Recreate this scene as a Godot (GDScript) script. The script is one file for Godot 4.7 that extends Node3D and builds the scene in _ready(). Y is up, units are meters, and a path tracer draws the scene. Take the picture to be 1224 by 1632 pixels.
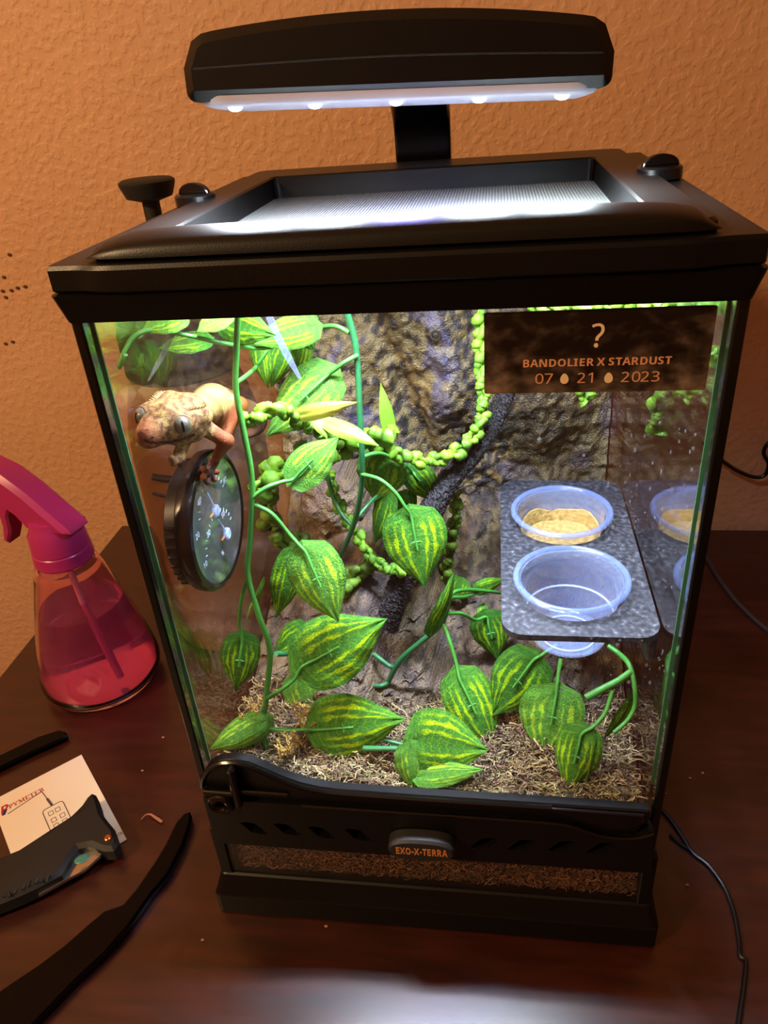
extends Node3D
# A small planted glass terrarium with a crested gecko, on a dark wooden desk. Metres, y up; the tank stands on the origin.

var taken := {}
var M := {}

# ---------------------------------------------------------------- geometry
class Geo:
	var v := PackedVector3Array()
	var uv := PackedVector2Array()
	var cl := PackedColorArray()
	var tint := Color.WHITE

	func tri(a: Vector3, b: Vector3, c: Vector3, ua := Vector2.ZERO, ub := Vector2.ZERO, uc := Vector2.ZERO) -> void:
		v.append(a); v.append(b); v.append(c)
		uv.append(ua); uv.append(ub); uv.append(uc)
		cl.append(tint); cl.append(tint); cl.append(tint)

	func quad(a: Vector3, b: Vector3, c: Vector3, d: Vector3) -> void:
		tri(a, b, c); tri(a, c, d)

	func outward(from: int) -> void:   # turn a closed shape's triangles so that they run clockwise seen from outside
		var mid := Vector3.ZERO
		for i in range(from, v.size()):
			mid += v[i]
		mid /= maxf(1.0, v.size() - from)
		var vol := 0.0
		for i in range(from, v.size(), 3):
			vol += (v[i] - mid).dot((v[i + 1] - mid).cross(v[i + 2] - mid))
		if vol > 0.0:
			flip(from)

	func flip(from := 0) -> void:
		for i in range(from, v.size(), 3):
			var t := v[i + 1]; v[i + 1] = v[i + 2]; v[i + 2] = t
			var u := uv[i + 1]; uv[i + 1] = uv[i + 2]; uv[i + 2] = u
			var c := cl[i + 1]; cl[i + 1] = cl[i + 2]; cl[i + 2] = c

	func shift(d: Vector3) -> void:
		for i in v.size():
			v[i] += d

	func apply(t: Transform3D, from := 0) -> void:
		for i in range(from, v.size()):
			v[i] = t * v[i]

	func lo() -> Vector3:
		var m := v[0]
		for p in v: m = m.min(p)
		return m

	func hi() -> Vector3:
		var m := v[0]
		for p in v: m = m.max(p)
		return m

	func rings(rs: Array, cap0 := true, cap1 := true, closed := true) -> void:
		var from := v.size()
		var n: int = rs[0].size()
		for k in rs.size() - 1:
			var a = rs[k]
			var b = rs[k + 1]
			var m := n if closed else n - 1
			for i in m:
				var j := (i + 1) % n
				quad(a[i], a[j], b[j], b[i])
		for e in [0, 1]:
			if (e == 0 and not cap0) or (e == 1 and not cap1): continue
			var r = rs[0] if e == 0 else rs[rs.size() - 1]
			var c := Vector3.ZERO
			for p in r: c += p
			c /= n
			for i in n:
				var j := (i + 1) % n
				if e == 0: tri(c, r[j], r[i])
				else: tri(c, r[i], r[j])
		outward(from)

	func box(c: Vector3, s: Vector3, bev := 0.0, b := Basis.IDENTITY) -> void:   # chamfered: 44 triangles
		var h := s / 2.0
		if bev <= 0.0:
			var q := []
			for y in [-1, 1]:
				q.append([c + b * Vector3(-h.x, y * h.y, -h.z), c + b * Vector3(h.x, y * h.y, -h.z), c + b * Vector3(h.x, y * h.y, h.z), c + b * Vector3(-h.x, y * h.y, h.z)])
			rings(q)
			return
		bev = minf(bev, 0.49 * minf(s.x, minf(s.y, s.z)))
		var rs := []
		for k in [[-1, bev], [-1, 0.0], [1, 0.0], [1, bev]]:
			var i: float = k[1]
			var y: float = h.y * k[0] if i > 0.0 else (h.y - bev) * k[0]
			var r := []
			for e in [[-1, -1, 0, 1], [-1, -1, 1, 0], [1, -1, -1, 0], [1, -1, 0, 1], [1, 1, 0, -1], [1, 1, -1, 0], [-1, 1, 1, 0], [-1, 1, 0, -1]]:
				r.append(c + b * Vector3(e[0] * (h.x - i) + e[2] * bev * (1.0 if i == 0.0 else 0.01), y, e[1] * (h.z - i) + e[3] * bev * (1.0 if i == 0.0 else 0.01)))
			rs.append(r)
		rings(rs)

	func prism(pts: Array, z0: float, z1: float, t := Transform3D.IDENTITY, bev := 0.0) -> void:   # outline in the local xy plane, extruded along local z
		var from := v.size()
		var P := PackedVector2Array(pts)
		if Geometry2D.is_polygon_clockwise(P):
			P.reverse()
		var n := P.size()
		var inn := PackedVector2Array()
		for i in n:
			var d0 := (P[i] - P[(i + n - 1) % n]).normalized()
			var d1 := (P[(i + 1) % n] - P[i]).normalized()
			var n0 := Vector2(-d0.y, d0.x)
			var n1 := Vector2(-d1.y, d1.x)
			if Geometry2D.is_polygon_clockwise(P): n0 = -n0; n1 = -n1
			var m := n0 + n1
			m = m / maxf(0.35, m.length_squared()) * 2.0 if m.length() > 0.01 else n0
			inn.append(P[i] + m * bev)
		if bev > 0.0 and absf(area(inn)) > absf(area(P)):
			for i in n: inn[i] = P[i] * 2.0 - inn[i]
		var lay := [[inn, z0], [P, z0 + bev], [P, z1 - bev], [inn, z1]] if bev > 0.0 else [[P, z0], [P, z1]]
		for k in lay.size() - 1:
			for i in n:
				var j := (i + 1) % n
				var a = lay[k]
				var b = lay[k + 1]
				quad(t * Vector3(a[0][i].x, a[0][i].y, a[1]), t * Vector3(a[0][j].x, a[0][j].y, a[1]), t * Vector3(b[0][j].x, b[0][j].y, b[1]), t * Vector3(b[0][i].x, b[0][i].y, b[1]))
		var ix := Geometry2D.triangulate_polygon(P)
		for e in [0, lay.size() - 1]:
			var L = lay[e]
			for i in range(0, ix.size(), 3):
				var a: Vector2 = L[0][ix[i]]
				var b: Vector2 = L[0][ix[i + 1]]
				var c: Vector2 = L[0][ix[i + 2]]
				var ccw := (b - a).cross(c - a) > 0.0
				if ccw != (e == 0): tri(t * Vector3(a.x, a.y, L[1]), t * Vector3(b.x, b.y, L[1]), t * Vector3(c.x, c.y, L[1]))
				else: tri(t * Vector3(a.x, a.y, L[1]), t * Vector3(c.x, c.y, L[1]), t * Vector3(b.x, b.y, L[1]))
		outward(from)

	func area(p: PackedVector2Array) -> float:
		var s := 0.0
		for i in p.size():
			s += p[i].cross(p[(i + 1) % p.size()])
		return s / 2.0

	func lathe(prof: Array, t := Transform3D.IDENTITY, seg := 40) -> void:   # profile of (radius, height) round local y
		var rs := []
		for p in prof:
			var r := []
			for i in seg:
				var a := TAU * i / seg
				r.append(t * Vector3(maxf(p.x, 0.00001) * cos(a), p.y, maxf(p.x, 0.00001) * sin(a)))
			rs.append(r)
		rings(rs, true, true)

	func tube(pts: Array, rad, sides := 8, caps := true) -> void:
		var rs := []
		var n := pts.size()
		var up := Vector3.ZERO
		for i in n:
			var d: Vector3 = (pts[mini(i + 1, n - 1)] - pts[maxi(i - 1, 0)]).normalized()
			if up == Vector3.ZERO:
				up = d.cross(Vector3(0.3, 0.2, 1.0)).normalized()
			up = (up - d * up.dot(d)).normalized()
			var s := d.cross(up)
			var rr: float = rad[i] if rad is Array or rad is PackedFloat32Array else rad
			var r := []
			for k in sides:
				var a := TAU * k / sides
				r.append(pts[i] + (up * cos(a) + s * sin(a)) * rr)
			rs.append(r)
		rings(rs, caps, caps)

	func ball(c: Vector3, r: Vector3, seg := 14, b := Basis.IDENTITY) -> void:
		var rs := []
		var m := maxi(4, seg / 2)
		for k in m + 1:
			var ph := PI * k / m - PI / 2.0
			var ring := []
			for i in seg:
				var a := TAU * i / seg
				ring.append(c + b * (Vector3(cos(ph) * cos(a), sin(ph), cos(ph) * sin(a)) * r))
			rs.append(ring)
		rings(rs, false, false)

	func torus(c: Vector3, R: float, r: float, b := Basis.IDENTITY, seg := 32, s2 := 8) -> void:
		var rs := []
		for k in seg + 1:
			var a := TAU * k / seg
			var ring := []
			for i in s2:
				var e := TAU * i / s2
				ring.append(c + b * Vector3((R + r * cos(e)) * cos(a), r * sin(e), (R + r * cos(e)) * sin(a)))
			rs.append(ring)
		rings(rs, false, false)

	func mesh(crease := 40.0, colored := false) -> ArrayMesh:
		var cosc := cos(deg_to_rad(crease))
		var fn := PackedVector3Array()
		var at := {}
		for i in range(0, v.size(), 3):
			var n := (v[i + 2] - v[i]).cross(v[i + 1] - v[i])
			fn.append(n)
			if crease > 0.0:
				for k in 3:
					var key := Vector3i((v[i + k] * 100000.0).round())
					if not at.has(key): at[key] = PackedInt32Array()
					at[key].append(i / 3)
		var nn := PackedVector3Array()
		nn.resize(v.size())
		var un := PackedVector3Array()
		for n in fn: un.append(n.normalized())
		for i in v.size():
			var f := i / 3
			var s := fn[f]
			if crease > 0.0:
				s = Vector3.ZERO
				for g in at[Vector3i((v[i] * 100000.0).round())]:
					if un[g].dot(un[f]) >= cosc: s += fn[g]
			nn[i] = s.normalized() if s.length() > 1e-14 else Vector3.UP
		var arr := []
		arr.resize(Mesh.ARRAY_MAX)
		arr[Mesh.ARRAY_VERTEX] = v
		arr[Mesh.ARRAY_NORMAL] = nn
		arr[Mesh.ARRAY_TEX_UV] = uv
		if colored: arr[Mesh.ARRAY_COLOR] = cl
		var m := ArrayMesh.new()
		m.add_surface_from_arrays(Mesh.PRIMITIVE_TRIANGLES, arr)
		return m

# ---------------------------------------------------------------- nodes
func numbered(n: String) -> String:
	taken[n] = taken.get(n, -1) + 1
	return n if taken[n] == 0 else "%s_%03d" % [n, taken[n]]

func thing(called: String, label: String, category: String, at := Vector3.ZERO, group := "") -> Node3D:
	var o := Node3D.new()
	o.name = numbered(called)
	add_child(o)
	o.position = at
	o.set_meta("label", label)
	o.set_meta("category", category)
	if group: o.set_meta("group", group)
	return o

func origin_of(p: Node3D) -> Vector3:
	var s := Vector3.ZERO
	var n: Node = p
	while n != self and n is Node3D:
		s += n.position
		n = n.get_parent()
	return s

func part(p: Node3D, called: String, g: Geo, m: Material, crease := 40.0, colored := false) -> MeshInstance3D:   # geometry given in world metres
	g.shift(-origin_of(p))
	var o := MeshInstance3D.new()
	o.mesh = g.mesh(crease, colored)
	o.material_override = m
	o.name = called
	p.add_child(o, true)
	var base := called
	var k := 0
	for c in p.get_children():
		if c != o and String(c.name).begins_with(base) and String(c.name).trim_prefix(base).trim_prefix("_").is_valid_int() or c != o and c.name == base:
			k += 1
	if k: o.name = "%s_%03d" % [base, k]
	return o

func solo(called: String, g: Geo, m: Material, label: String, category: String, group := "", crease := 40.0, colored := false) -> MeshInstance3D:   # a thing that is one mesh
	var a := g.lo()
	var b := g.hi()
	var base := Vector3((a.x + b.x) / 2.0, a.y, (a.z + b.z) / 2.0)
	g.shift(-base)
	var o := MeshInstance3D.new()
	o.mesh = g.mesh(crease, colored)
	o.material_override = m
	o.name = numbered(called)
	add_child(o)
	o.position = base
	o.set_meta("label", label)
	o.set_meta("category", category)
	if group: o.set_meta("group", group)
	return o

func struct(called: String, g: Geo, m: Material) -> MeshInstance3D:
	var o := MeshInstance3D.new()
	o.mesh = g.mesh(30.0)
	o.material_override = m
	o.name = called
	add_child(o)
	o.set_meta("kind", "structure")
	return o

func text(p: Node3D, called: String, s: String, size: float, t: Transform3D, m: Material, font := "Droid Sans", bold := false, deep := 0.0004) -> MeshInstance3D:   # raised lettering, centred on t, size = capital height
	var f := SystemFont.new()
	f.font_names = PackedStringArray([font])
	f.font_weight = 700 if bold else 400
	var tm := TextMesh.new()
	tm.text = s
	tm.font = f
	tm.font_size = 32
	tm.pixel_size = size / 23.0
	tm.depth = deep
	tm.curve_step = 2.0
	var o := MeshInstance3D.new()
	o.mesh = tm
	o.material_override = m
	o.name = called
	p.add_child(o, true)
	o.transform = Transform3D(t.basis, t.origin - origin_of(p))
	return o

func spline(p: Array, n := 6) -> Array:   # Catmull-Rom through the points
	var out := []
	for i in p.size() - 1:
		var a: Vector3 = p[maxi(i - 1, 0)]
		var b: Vector3 = p[i]
		var c: Vector3 = p[i + 1]
		var d: Vector3 = p[mini(i + 2, p.size() - 1)]
		for k in n:
			out.append(b.cubic_interpolate(c, a, d, float(k) / n))
	out.append(p[p.size() - 1])
	return out

func taper(n: int, a: float, b: float) -> Array:
	var r := []
	for i in n: r.append(lerpf(a, b, float(i) / maxi(1, n - 1)))
	return r

func rrect(x0: float, x1: float, y0: float, y1: float, r: float, n := 4) -> Array:
	var out := []
	for q in [[x1 - r, y1 - r, 0.0], [x0 + r, y1 - r, PI / 2], [x0 + r, y0 + r, PI], [x1 - r, y0 + r, 1.5 * PI]]:
		for k in n + 1:
			var a: float = q[2] + PI / 2 * k / n
			out.append(Vector2(q[0] + r * cos(a), q[1] + r * sin(a)))
	return out

func level(pts: Array, y: float) -> Array:   # an outline in (x, z) as a ring at height y
	var r := []
	for p in pts: r.append(Vector3(p.x, y, p.y))
	return r

const LYING := Transform3D(Vector3(1, 0, 0), Vector3(0, 0, 1), Vector3(0, 1, 0), Vector3.ZERO)   # takes an (x, z) outline to the floor plane; the third axis is height

# ---------------------------------------------------------------- materials
func mat(c: Color, rough := 0.5, metal := 0.0) -> StandardMaterial3D:
	var m := StandardMaterial3D.new()
	m.albedo_color = c
	m.roughness = rough
	m.metallic = metal
	return m

func noise(freq: float, oct := 3, sd := 1, kind := FastNoiseLite.TYPE_SIMPLEX_SMOOTH) -> FastNoiseLite:
	var n := FastNoiseLite.new()
	n.noise_type = kind
	n.seed = sd
	n.frequency = freq
	n.fractal_type = FastNoiseLite.FRACTAL_FBM
	n.fractal_octaves = oct
	return n

func noise_tex(n: FastNoiseLite, size := 512, stops := [], normal := false, strength := 4.0) -> NoiseTexture2D:
	var t := NoiseTexture2D.new()
	t.width = size
	t.height = size
	t.seamless = true
	t.seamless_blend_skirt = 0.3
	t.noise = n
	if normal:
		t.as_normal_map = true
		t.bump_strength = strength
	if stops.size():
		var g := Gradient.new()
		var of := PackedFloat32Array()
		var cs := PackedColorArray()
		for s in stops:
			of.append(s[0]); cs.append(s[1])
		g.offsets = of
		g.colors = cs
		t.color_ramp = g
	return t

func tri_map(m: StandardMaterial3D, scale: Vector3, world := true) -> StandardMaterial3D:
	m.uv1_triplanar = true
	m.uv1_world_triplanar = world
	m.uv1_scale = scale
	return m

func glass(alpha := 0.03, c := Color(0.9, 1.0, 0.95), rough := 0.0) -> StandardMaterial3D:
	var m := mat(Color(c.r, c.g, c.b, alpha), rough)
	m.transparency = BaseMaterial3D.TRANSPARENCY_ALPHA
	return m

func solid_glass(c: Color, ior_scale := 0.05, rough := 0.0) -> StandardMaterial3D:
	var m := mat(Color(c.r, c.g, c.b, 0.0), rough)
	m.refraction_enabled = true
	m.refraction_scale = ior_scale
	return m

func leaf_texture(sd: int, dark: Color, light: Color) -> ImageTexture:   # printed cloth leaf: dark green with broken yellow stripes that run from base to tip
	var n := noise(0.012, 3, sd)
	var n2 := noise(0.06, 2, sd + 9)
	var w := 256
	var im := Image.create(w, w, false, Image.FORMAT_RGB8)
	for y in w:
		var vv := float(y) / w
		for x in w:
			var u := absf(float(x) / w * 2.0 - 1.0)
			var s := u + 0.10 * n.get_noise_2d(x * 1.3, y * 0.8)
			var k := 0.5 + 0.5 * cos(s * TAU * 3.7 - 1.3)
			k = smoothstep(0.25, 1.15, k + 0.8 * n.get_noise_2d(x * 1.6 + 300.0, y * 1.0))
			k *= 0.8 * smoothstep(0.05, 0.25, u) * (1.0 - smoothstep(0.78, 0.95, u)) * smoothstep(0.06, 0.24, vv) * (1.0 - smoothstep(0.72, 0.96, vv))
			k += 0.16 * smoothstep(0.7, 1.0, 0.5 + 0.5 * cos((vv * 9.0 - u * 1.6) * TAU)) * (1.0 - k)
			var c := dark.lerp(light, k)
			c = c * (1.0 + 0.28 * n2.get_noise_2d(x * 2.0, y * 2.0)) * (0.93 + 0.07 * ((x + y) % 2))
			im.set_pixel(x, y, c)
	return ImageTexture.create_from_image(im)

# ---------------------------------------------------------------- scene
func _ready() -> void:
	# camera, air, exposure
	var cam := Camera3D.new()
	cam.name = "camera"
	add_child(cam)
	cam.transform = Transform3D(Vector3(0.98952, -0.06986, -0.12637), Vector3(-0.00409, 0.86127, -0.50813), Vector3(0.14434, 0.50332, 0.85196), Vector3(0.03077, 0.36199, 0.31809))
	cam.fov = 68.363
	cam.near = 0.01
	cam.far = 20.0
	cam.current = true
	var env := Environment.new()
	env.background_mode = Environment.BG_COLOR
	env.background_color = Color(0, 0, 0)
	env.tonemap_mode = Environment.TONE_MAPPER_LINEAR
	env.tonemap_exposure = 1.0
	env.sdfgi_enabled = true
	env.ssao_enabled = true
	env.ssil_enabled = true
	var we := WorldEnvironment.new()
	we.name = "air"
	we.environment = env
	add_child(we)
	var bulb_at := Vector3(-0.85, 0.95, 0.75)      # the warm lamp of the room, off to the left
	var warm := OmniLight3D.new()
	warm.name = "warm_bulb_light"
	warm.light_color = Color(1.0, 0.82, 0.60)
	warm.light_energy = 1.70
	warm.light_size = 0.06
	warm.omni_range = 8.0
	warm.omni_attenuation = 2.0
	warm.shadow_enabled = true
	warm.position = bulb_at
	add_child(warm)

	materials()
	room(bulb_at)
	terrarium()
	background_foam()
	soil_and_moss()
	lamp_fixture()
	gauge()
	feeding()
	branch_and_vines()
	plants()
	gecko()
	outside_things()

func materials() -> void:
	M.plastic = tri_map(mat(Color(0.030, 0.029, 0.030), 0.38), Vector3.ONE * 30.0)
	M.plastic.metallic_specular = 0.36
	M.plastic.normal_enabled = true
	M.plastic.normal_texture = noise_tex(noise(0.2, 2, 3), 256, [], true, 2.0)
	M.plastic.normal_scale = 0.12
	M.gloss = mat(Color(0.022, 0.022, 0.024), 0.2)
	M.dull = mat(Color(0.03, 0.03, 0.03), 0.7)
	M.pane = glass(0.003, Color(0.2, 0.3, 0.25))
	M.edge = mat(Color(0.20, 0.36, 0.24), 0.25)
	M.edge.backlight_enabled = true
	M.edge.backlight = Color(0.22, 0.40, 0.27)
	M.seal = mat(Color(0.018, 0.03, 0.026), 0.25)
	M.wire = mat(Color(0.34, 0.34, 0.33), 0.6, 0.2)
	M.stem = mat(Color(0.22, 0.50, 0.17), 0.5)
	M.stem.backlight_enabled = true
	M.stem.backlight = Color(0.1, 0.2, 0.06)
	M.stem_deep = mat(Color(0.14, 0.40, 0.22), 0.45)
	M.rope = tri_map(mat(Color.WHITE, 0.6), Vector3.ONE * 14.0)
	M.rope.albedo_texture = noise_tex(noise(0.03, 3, 12), 256, [[0.2, Color(0.24, 0.42, 0.06)], [0.5, Color(0.40, 0.60, 0.10)], [0.85, Color(0.52, 0.69, 0.19)]])
	M.rope_old = tri_map(mat(Color.WHITE, 0.65), Vector3.ONE * 14.0)
	M.rope_old.albedo_texture = noise_tex(noise(0.03, 3, 15), 256, [[0.25, Color(0.16, 0.22, 0.04)], [0.5, Color(0.30, 0.43, 0.08)], [0.8, Color(0.42, 0.58, 0.14)]])
	M.leaves = []
	for k in 3:
		var m := mat(Color.WHITE, 0.75)
		m.metallic_specular = 0.25
		m.albedo_texture = leaf_texture(20 + k * 7, [Color(0.22, 0.43, 0.14), Color(0.17, 0.37, 0.12), Color(0.28, 0.49, 0.18)][k], [Color(0.66, 0.77, 0.05), Color(0.57, 0.72, 0.05), Color(0.62, 0.75, 0.16)][k])
		m.backlight_enabled = true
		m.backlight = Color(0.45, 0.5, 0.25)
		m.normal_enabled = true
		m.uv1_scale = Vector3.ONE
		m.normal_texture = noise_tex(noise(0.12, 2, 60 + k), 256, [], true, 3.0)
		m.normal_scale = 0.5
		m.cull_mode = BaseMaterial3D.CULL_DISABLED
		M.leaves.append(m)
	M.yellow_leaf = mat(Color(0.66, 0.63, 0.25), 0.6)
	M.yellow_leaf.backlight_enabled = true
	M.yellow_leaf.backlight = Color(0.5, 0.5, 0.2)
	M.lime_leaf = mat(Color(0.42, 0.60, 0.11), 0.6)
	M.print = mat(Color(0.80, 0.66, 0.52), 0.5)

func bx(c: Vector3, s: Vector3, bev := 0.0, b := Basis.IDENTITY) -> Geo:
	var g := Geo.new()
	g.box(c, s, bev, b)
	return g

# ---------------------------------------------------------------- room
func room(bulb_at: Vector3) -> void:
	var paint := tri_map(mat(Color(0.74, 0.57, 0.43), 0.62), Vector3.ONE * 3.0)
	paint.albedo_texture = noise_tex(noise(0.006, 3, 5), 256, [[0.0, Color(0.95, 0.94, 0.93)], [1.0, Color.WHITE]])
	paint.heightmap_enabled = true
	paint.heightmap_texture = noise_tex(noise(0.035, 3, 8, FastNoiseLite.TYPE_SIMPLEX_SMOOTH), 1024, [[0.3, Color.BLACK], [0.55, Color(0.45, 0.45, 0.45)], [0.62, Color(0.95, 0.95, 0.95)], [1.0, Color.WHITE]])
	paint.heightmap_scale = 0.034
	var white := mat(Color(0.72, 0.66, 0.58), 0.8)
	struct("wall_back", bx(Vector3(-0.1, 0.5, -0.335), Vector3(4.2, 2.5, 0.12)), paint)
	struct("wall_left", bx(Vector3(-2.06, 0.5, 1.1), Vector3(0.12, 2.5, 2.99)), paint)
	struct("wall_right", bx(Vector3(1.86, 0.5, 1.1), Vector3(0.12, 2.5, 2.99)), paint)
	struct("wall_front", bx(Vector3(-0.1, 0.5, 2.56), Vector3(4.2, 2.5, 0.12)), paint)
	struct("ceiling", bx(Vector3(-0.1, 1.81, 1.1), Vector3(4.2, 0.12, 3.1)), white)
	struct("floor", bx(Vector3(-0.1, -0.81, 1.1), Vector3(4.2, 0.12, 3.1)), mat(Color(0.33, 0.26, 0.2), 0.7))
	# a few dark specks on the paint, left of the tank
	var g := Geo.new()
	for p in [Vector3(-0.378, 0.2256, -0.2745), Vector3(-0.3699, 0.2258, -0.2745), Vector3(-0.3636, 0.2276, -0.2745), Vector3(-0.3565, 0.2284, -0.2745), Vector3(-0.3729, 0.2368, -0.2745), Vector3(-0.377, 0.2203, -0.2745), Vector3(-0.391, 0.1805, -0.2745), Vector3(-0.3839, 0.182, -0.2745), Vector3(-0.3616, 0.2544, -0.2745)]:
		g.ball(p, Vector3(0.0019, 0.0015, 0.0006), 8)
	solo("wall_specks", g, mat(Color(0.30, 0.17, 0.09), 0.8), "small dark brown specks of dirt on the orange wall left of the tank", "dirt").set_meta("kind", "stuff")
	# the warm lamp that lights the room (beyond the frame)
	var lamp := thing("globe_lamp", "warm frosted globe lamp hanging from the ceiling on a thin rod", "lamp", Vector3(bulb_at.x, bulb_at.y - 0.07, bulb_at.z))
	g = Geo.new()
	g.ball(bulb_at, Vector3.ONE * 0.07, 24)
	var glow := mat(Color(1, 0.85, 0.7), 0.4)
	glow.emission_enabled = true
	glow.emission = Color(1.0, 0.82, 0.60)
	glow.emission_energy_multiplier = 3.0
	part(lamp, "globe_bulb", g, glow)
	g = Geo.new()
	g.tube([bulb_at + Vector3(0, 0.06, 0), Vector3(bulb_at.x, 1.75, bulb_at.z)], 0.008, 10)
	part(lamp, "rod", g, M.dull)
	# desk
	var wood := tri_map(mat(Color.WHITE, 0.36), Vector3(1.3, 6.0, 7.0))
	var stops := [[0.1, Color(0.135, 0.042, 0.022)], [0.45, Color(0.175, 0.058, 0.030)], [0.65, Color(0.195, 0.067, 0.035)], [0.95, Color(0.225, 0.082, 0.044)]]
	wood.albedo_texture = noise_tex(noise(0.012, 5, 31), 1024, stops)
	wood.roughness_texture = noise_tex(noise(0.02, 4, 32), 512, [[0.0, Color(0.75, 0.75, 0.75)], [1.0, Color(1, 1, 1)]])
	wood.clearcoat_enabled = true
	wood.clearcoat = 0.35
	wood.clearcoat_roughness = 0.25
	var d := thing("desk", "glossy dark red brown wooden desk that the tank stands on", "desk", Vector3(0.35, -0.74, 0.13))
	part(d, "desktop", bx(Vector3(0.35, -0.0175, 0.135), Vector3(1.36, 0.035, 0.81), 0.004), wood)
	part(d, "apron", bx(Vector3(0.35, -0.08, 0.135), Vector3(1.26, 0.09, 0.71), 0.004), wood)
	for x in [-0.28, 0.98]:
		for z in [-0.22, 0.49]:
			part(d, "leg", bx(Vector3(x, -0.385, z), Vector3(0.06, 0.70, 0.06), 0.005), wood)

# ---------------------------------------------------------------- the tank
func rect_ring(hx: float, z0: float, z1: float, y: float, r := 0.003) -> Array:
	return level(rrect(-hx, hx, z0, z1, r, 3), y)

func terrarium() -> void:
	var t := thing("glass_terrarium", "tall front opening glass terrarium with black plastic frame and mesh lid", "terrarium")
	var g := Geo.new()
	g.rings([rect_ring(0.1060, -0.1054, 0.1050, 0.0), rect_ring(0.1066, -0.1054, 0.1056, 0.0008), rect_ring(0.1066, -0.1054, 0.1056, 0.0142), rect_ring(0.1060, -0.1050, 0.1050, 0.0152), rect_ring(0.1030, -0.1025, 0.1012, 0.0252), rect_ring(0.1018, -0.1015, 0.1002, 0.0260)])
	part(t, "base_frame", g, M.plastic, 25.0)
	# panes
	for s in [-1, 1]:
		part(t, "side_pane", bx(Vector3(0.098 * s, 0.164, -0.0022), Vector3(0.004, 0.276, 0.1916)), M.pane)
		part(t, "pane_edge", bx(Vector3(0.0972 * s, 0.2005, 0.0941), Vector3(0.0030, 0.203, 0.0007)), M.edge)
		part(t, "corner_seal", bx(Vector3(0.0985 * s, 0.180, 0.0982), Vector3(0.0036, 0.2460, 0.0040), 0.0006), M.seal)
		part(t, "corner_post", bx(Vector3(0.0990 * s, 0.043, 0.0985), Vector3(0.006, 0.034, 0.0050), 0.0006), M.plastic)
	part(t, "back_pane", bx(Vector3(0, 0.164, -0.0985), Vector3(0.190, 0.276, 0.003)), M.pane)
	part(t, "front_door_pane", bx(Vector3(0, 0.198, 0.0980), Vector3(0.1928, 0.211, 0.0036)), M.pane)
	part(t, "substrate_pane", bx(Vector3(0, 0.0575, 0.0982), Vector3(0.1928, 0.063, 0.0034)), M.pane)
	# the ventilation strip, with its slots cut through
	var wave := [Vector2(0.020, 0.0868), Vector2(0.055, 0.0862), Vector2(0.064, 0.0848), Vector2(0.070, 0.0822), Vector2(0.076, 0.0800), Vector2(0.083, 0.0792), Vector2(0.090, 0.0800), Vector2(0.0965, 0.0835)]
	var strip := CSGPolygon3D.new()
	strip.name = "ventilation_strip"
	var pts := PackedVector2Array([Vector2(-0.0972, 0.0572), Vector2(-0.0972, 0.0880), Vector2(-0.060, 0.0876)])
	for p in wave: pts.append(p)
	pts.append(Vector2(0.0985, 0.0572))
	pts.reverse()
	strip.polygon = pts
	strip.depth = 0.0066
	strip.position = Vector3(0, 0, 0.1066)
	strip.material = M.plastic
	t.add_child(strip)
	for p in [Vector3(-0.0765, 0.0698, 0.1066), Vector3(-0.0609, 0.0705, 0.1066), Vector3(-0.045, 0.0699, 0.1066), Vector3(-0.0282, 0.0699, 0.1066), Vector3(0.0272, 0.07, 0.1066), Vector3(0.0433, 0.0705, 0.1066), Vector3(0.0602, 0.0714, 0.1066), Vector3(0.0763, 0.0719, 0.1066)]:
		var cut := CSGPolygon3D.new()
		cut.name = "vent_slot"
		var s := 1.0 if p.x < 0.0 else -1.0
		var q := PackedVector2Array()
		for e in [Vector2(-0.0062, 0.0032), Vector2(-0.0035, 0.0040), Vector2(0.0010, 0.0032), Vector2(0.0062, -0.0034), Vector2(0.0030, -0.0040), Vector2(-0.0020, -0.0028)]:
			q.append(Vector2(p.x + e.x * s, p.y + e.y))
		if Geometry2D.is_polygon_clockwise(q): q.reverse()
		cut.polygon = q
		cut.depth = 0.03
		cut.position = Vector3(0, 0, 0.01)
		cut.operation = CSGShape3D.OPERATION_SUBTRACTION
		cut.material = M.plastic
		strip.add_child(cut, true)
	part(t, "vent_backing", bx(Vector3(0, 0.071, 0.1001), Vector3(0.190, 0.026, 0.0004)), M.dull)
	# bottom rail of the door, with the latch hump on the left
	var rail := []
	var top := [Vector2(-0.0972, 0.0950), Vector2(-0.0955, 0.1010), Vector2(-0.0915, 0.1072), Vector2(-0.0860, 0.1112), Vector2(-0.0790, 0.1124), Vector2(-0.0730, 0.1110), Vector2(-0.0660, 0.1072), Vector2(-0.0590, 0.1030), Vector2(-0.0520, 0.0998), Vector2(-0.0440, 0.0978), Vector2(-0.0350, 0.0968), Vector2(0.0, 0.0960), Vector2(0.055, 0.0956), Vector2(0.0940, 0.0950)]
	for p in top: rail.append(p)
	rail.append(Vector2(0.0948, 0.0900))
	for k in range(wave.size() - 2, -1, -1): rail.append(wave[k] + Vector2(0, 0.0008))
	rail.append(Vector2(-0.0600, 0.0884)); rail.append(Vector2(-0.0972, 0.0888))
	g = Geo.new()
	g.prism(rail, 0.1000, 0.1048, Transform3D.IDENTITY, 0.0007)
	var dr := part(t, "door_rail", g, M.plastic)
	g = Geo.new()   # raised rim that follows the top of the rail
	var rim := []
	for p in spline([Vector3(-0.0965, 0.0950, 0.1054)] + top.slice(1, 13).map(func(q): return Vector3(q.x, q.y - 0.0014, 0.1054)), 3): rim.append(p)
	g.tube(rim, 0.0014, 8)
	part(dr, "rim", g, M.gloss)
	g = Geo.new()
	var edge := [Vector3(-0.052, 0.0872, 0.1062)]
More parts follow.
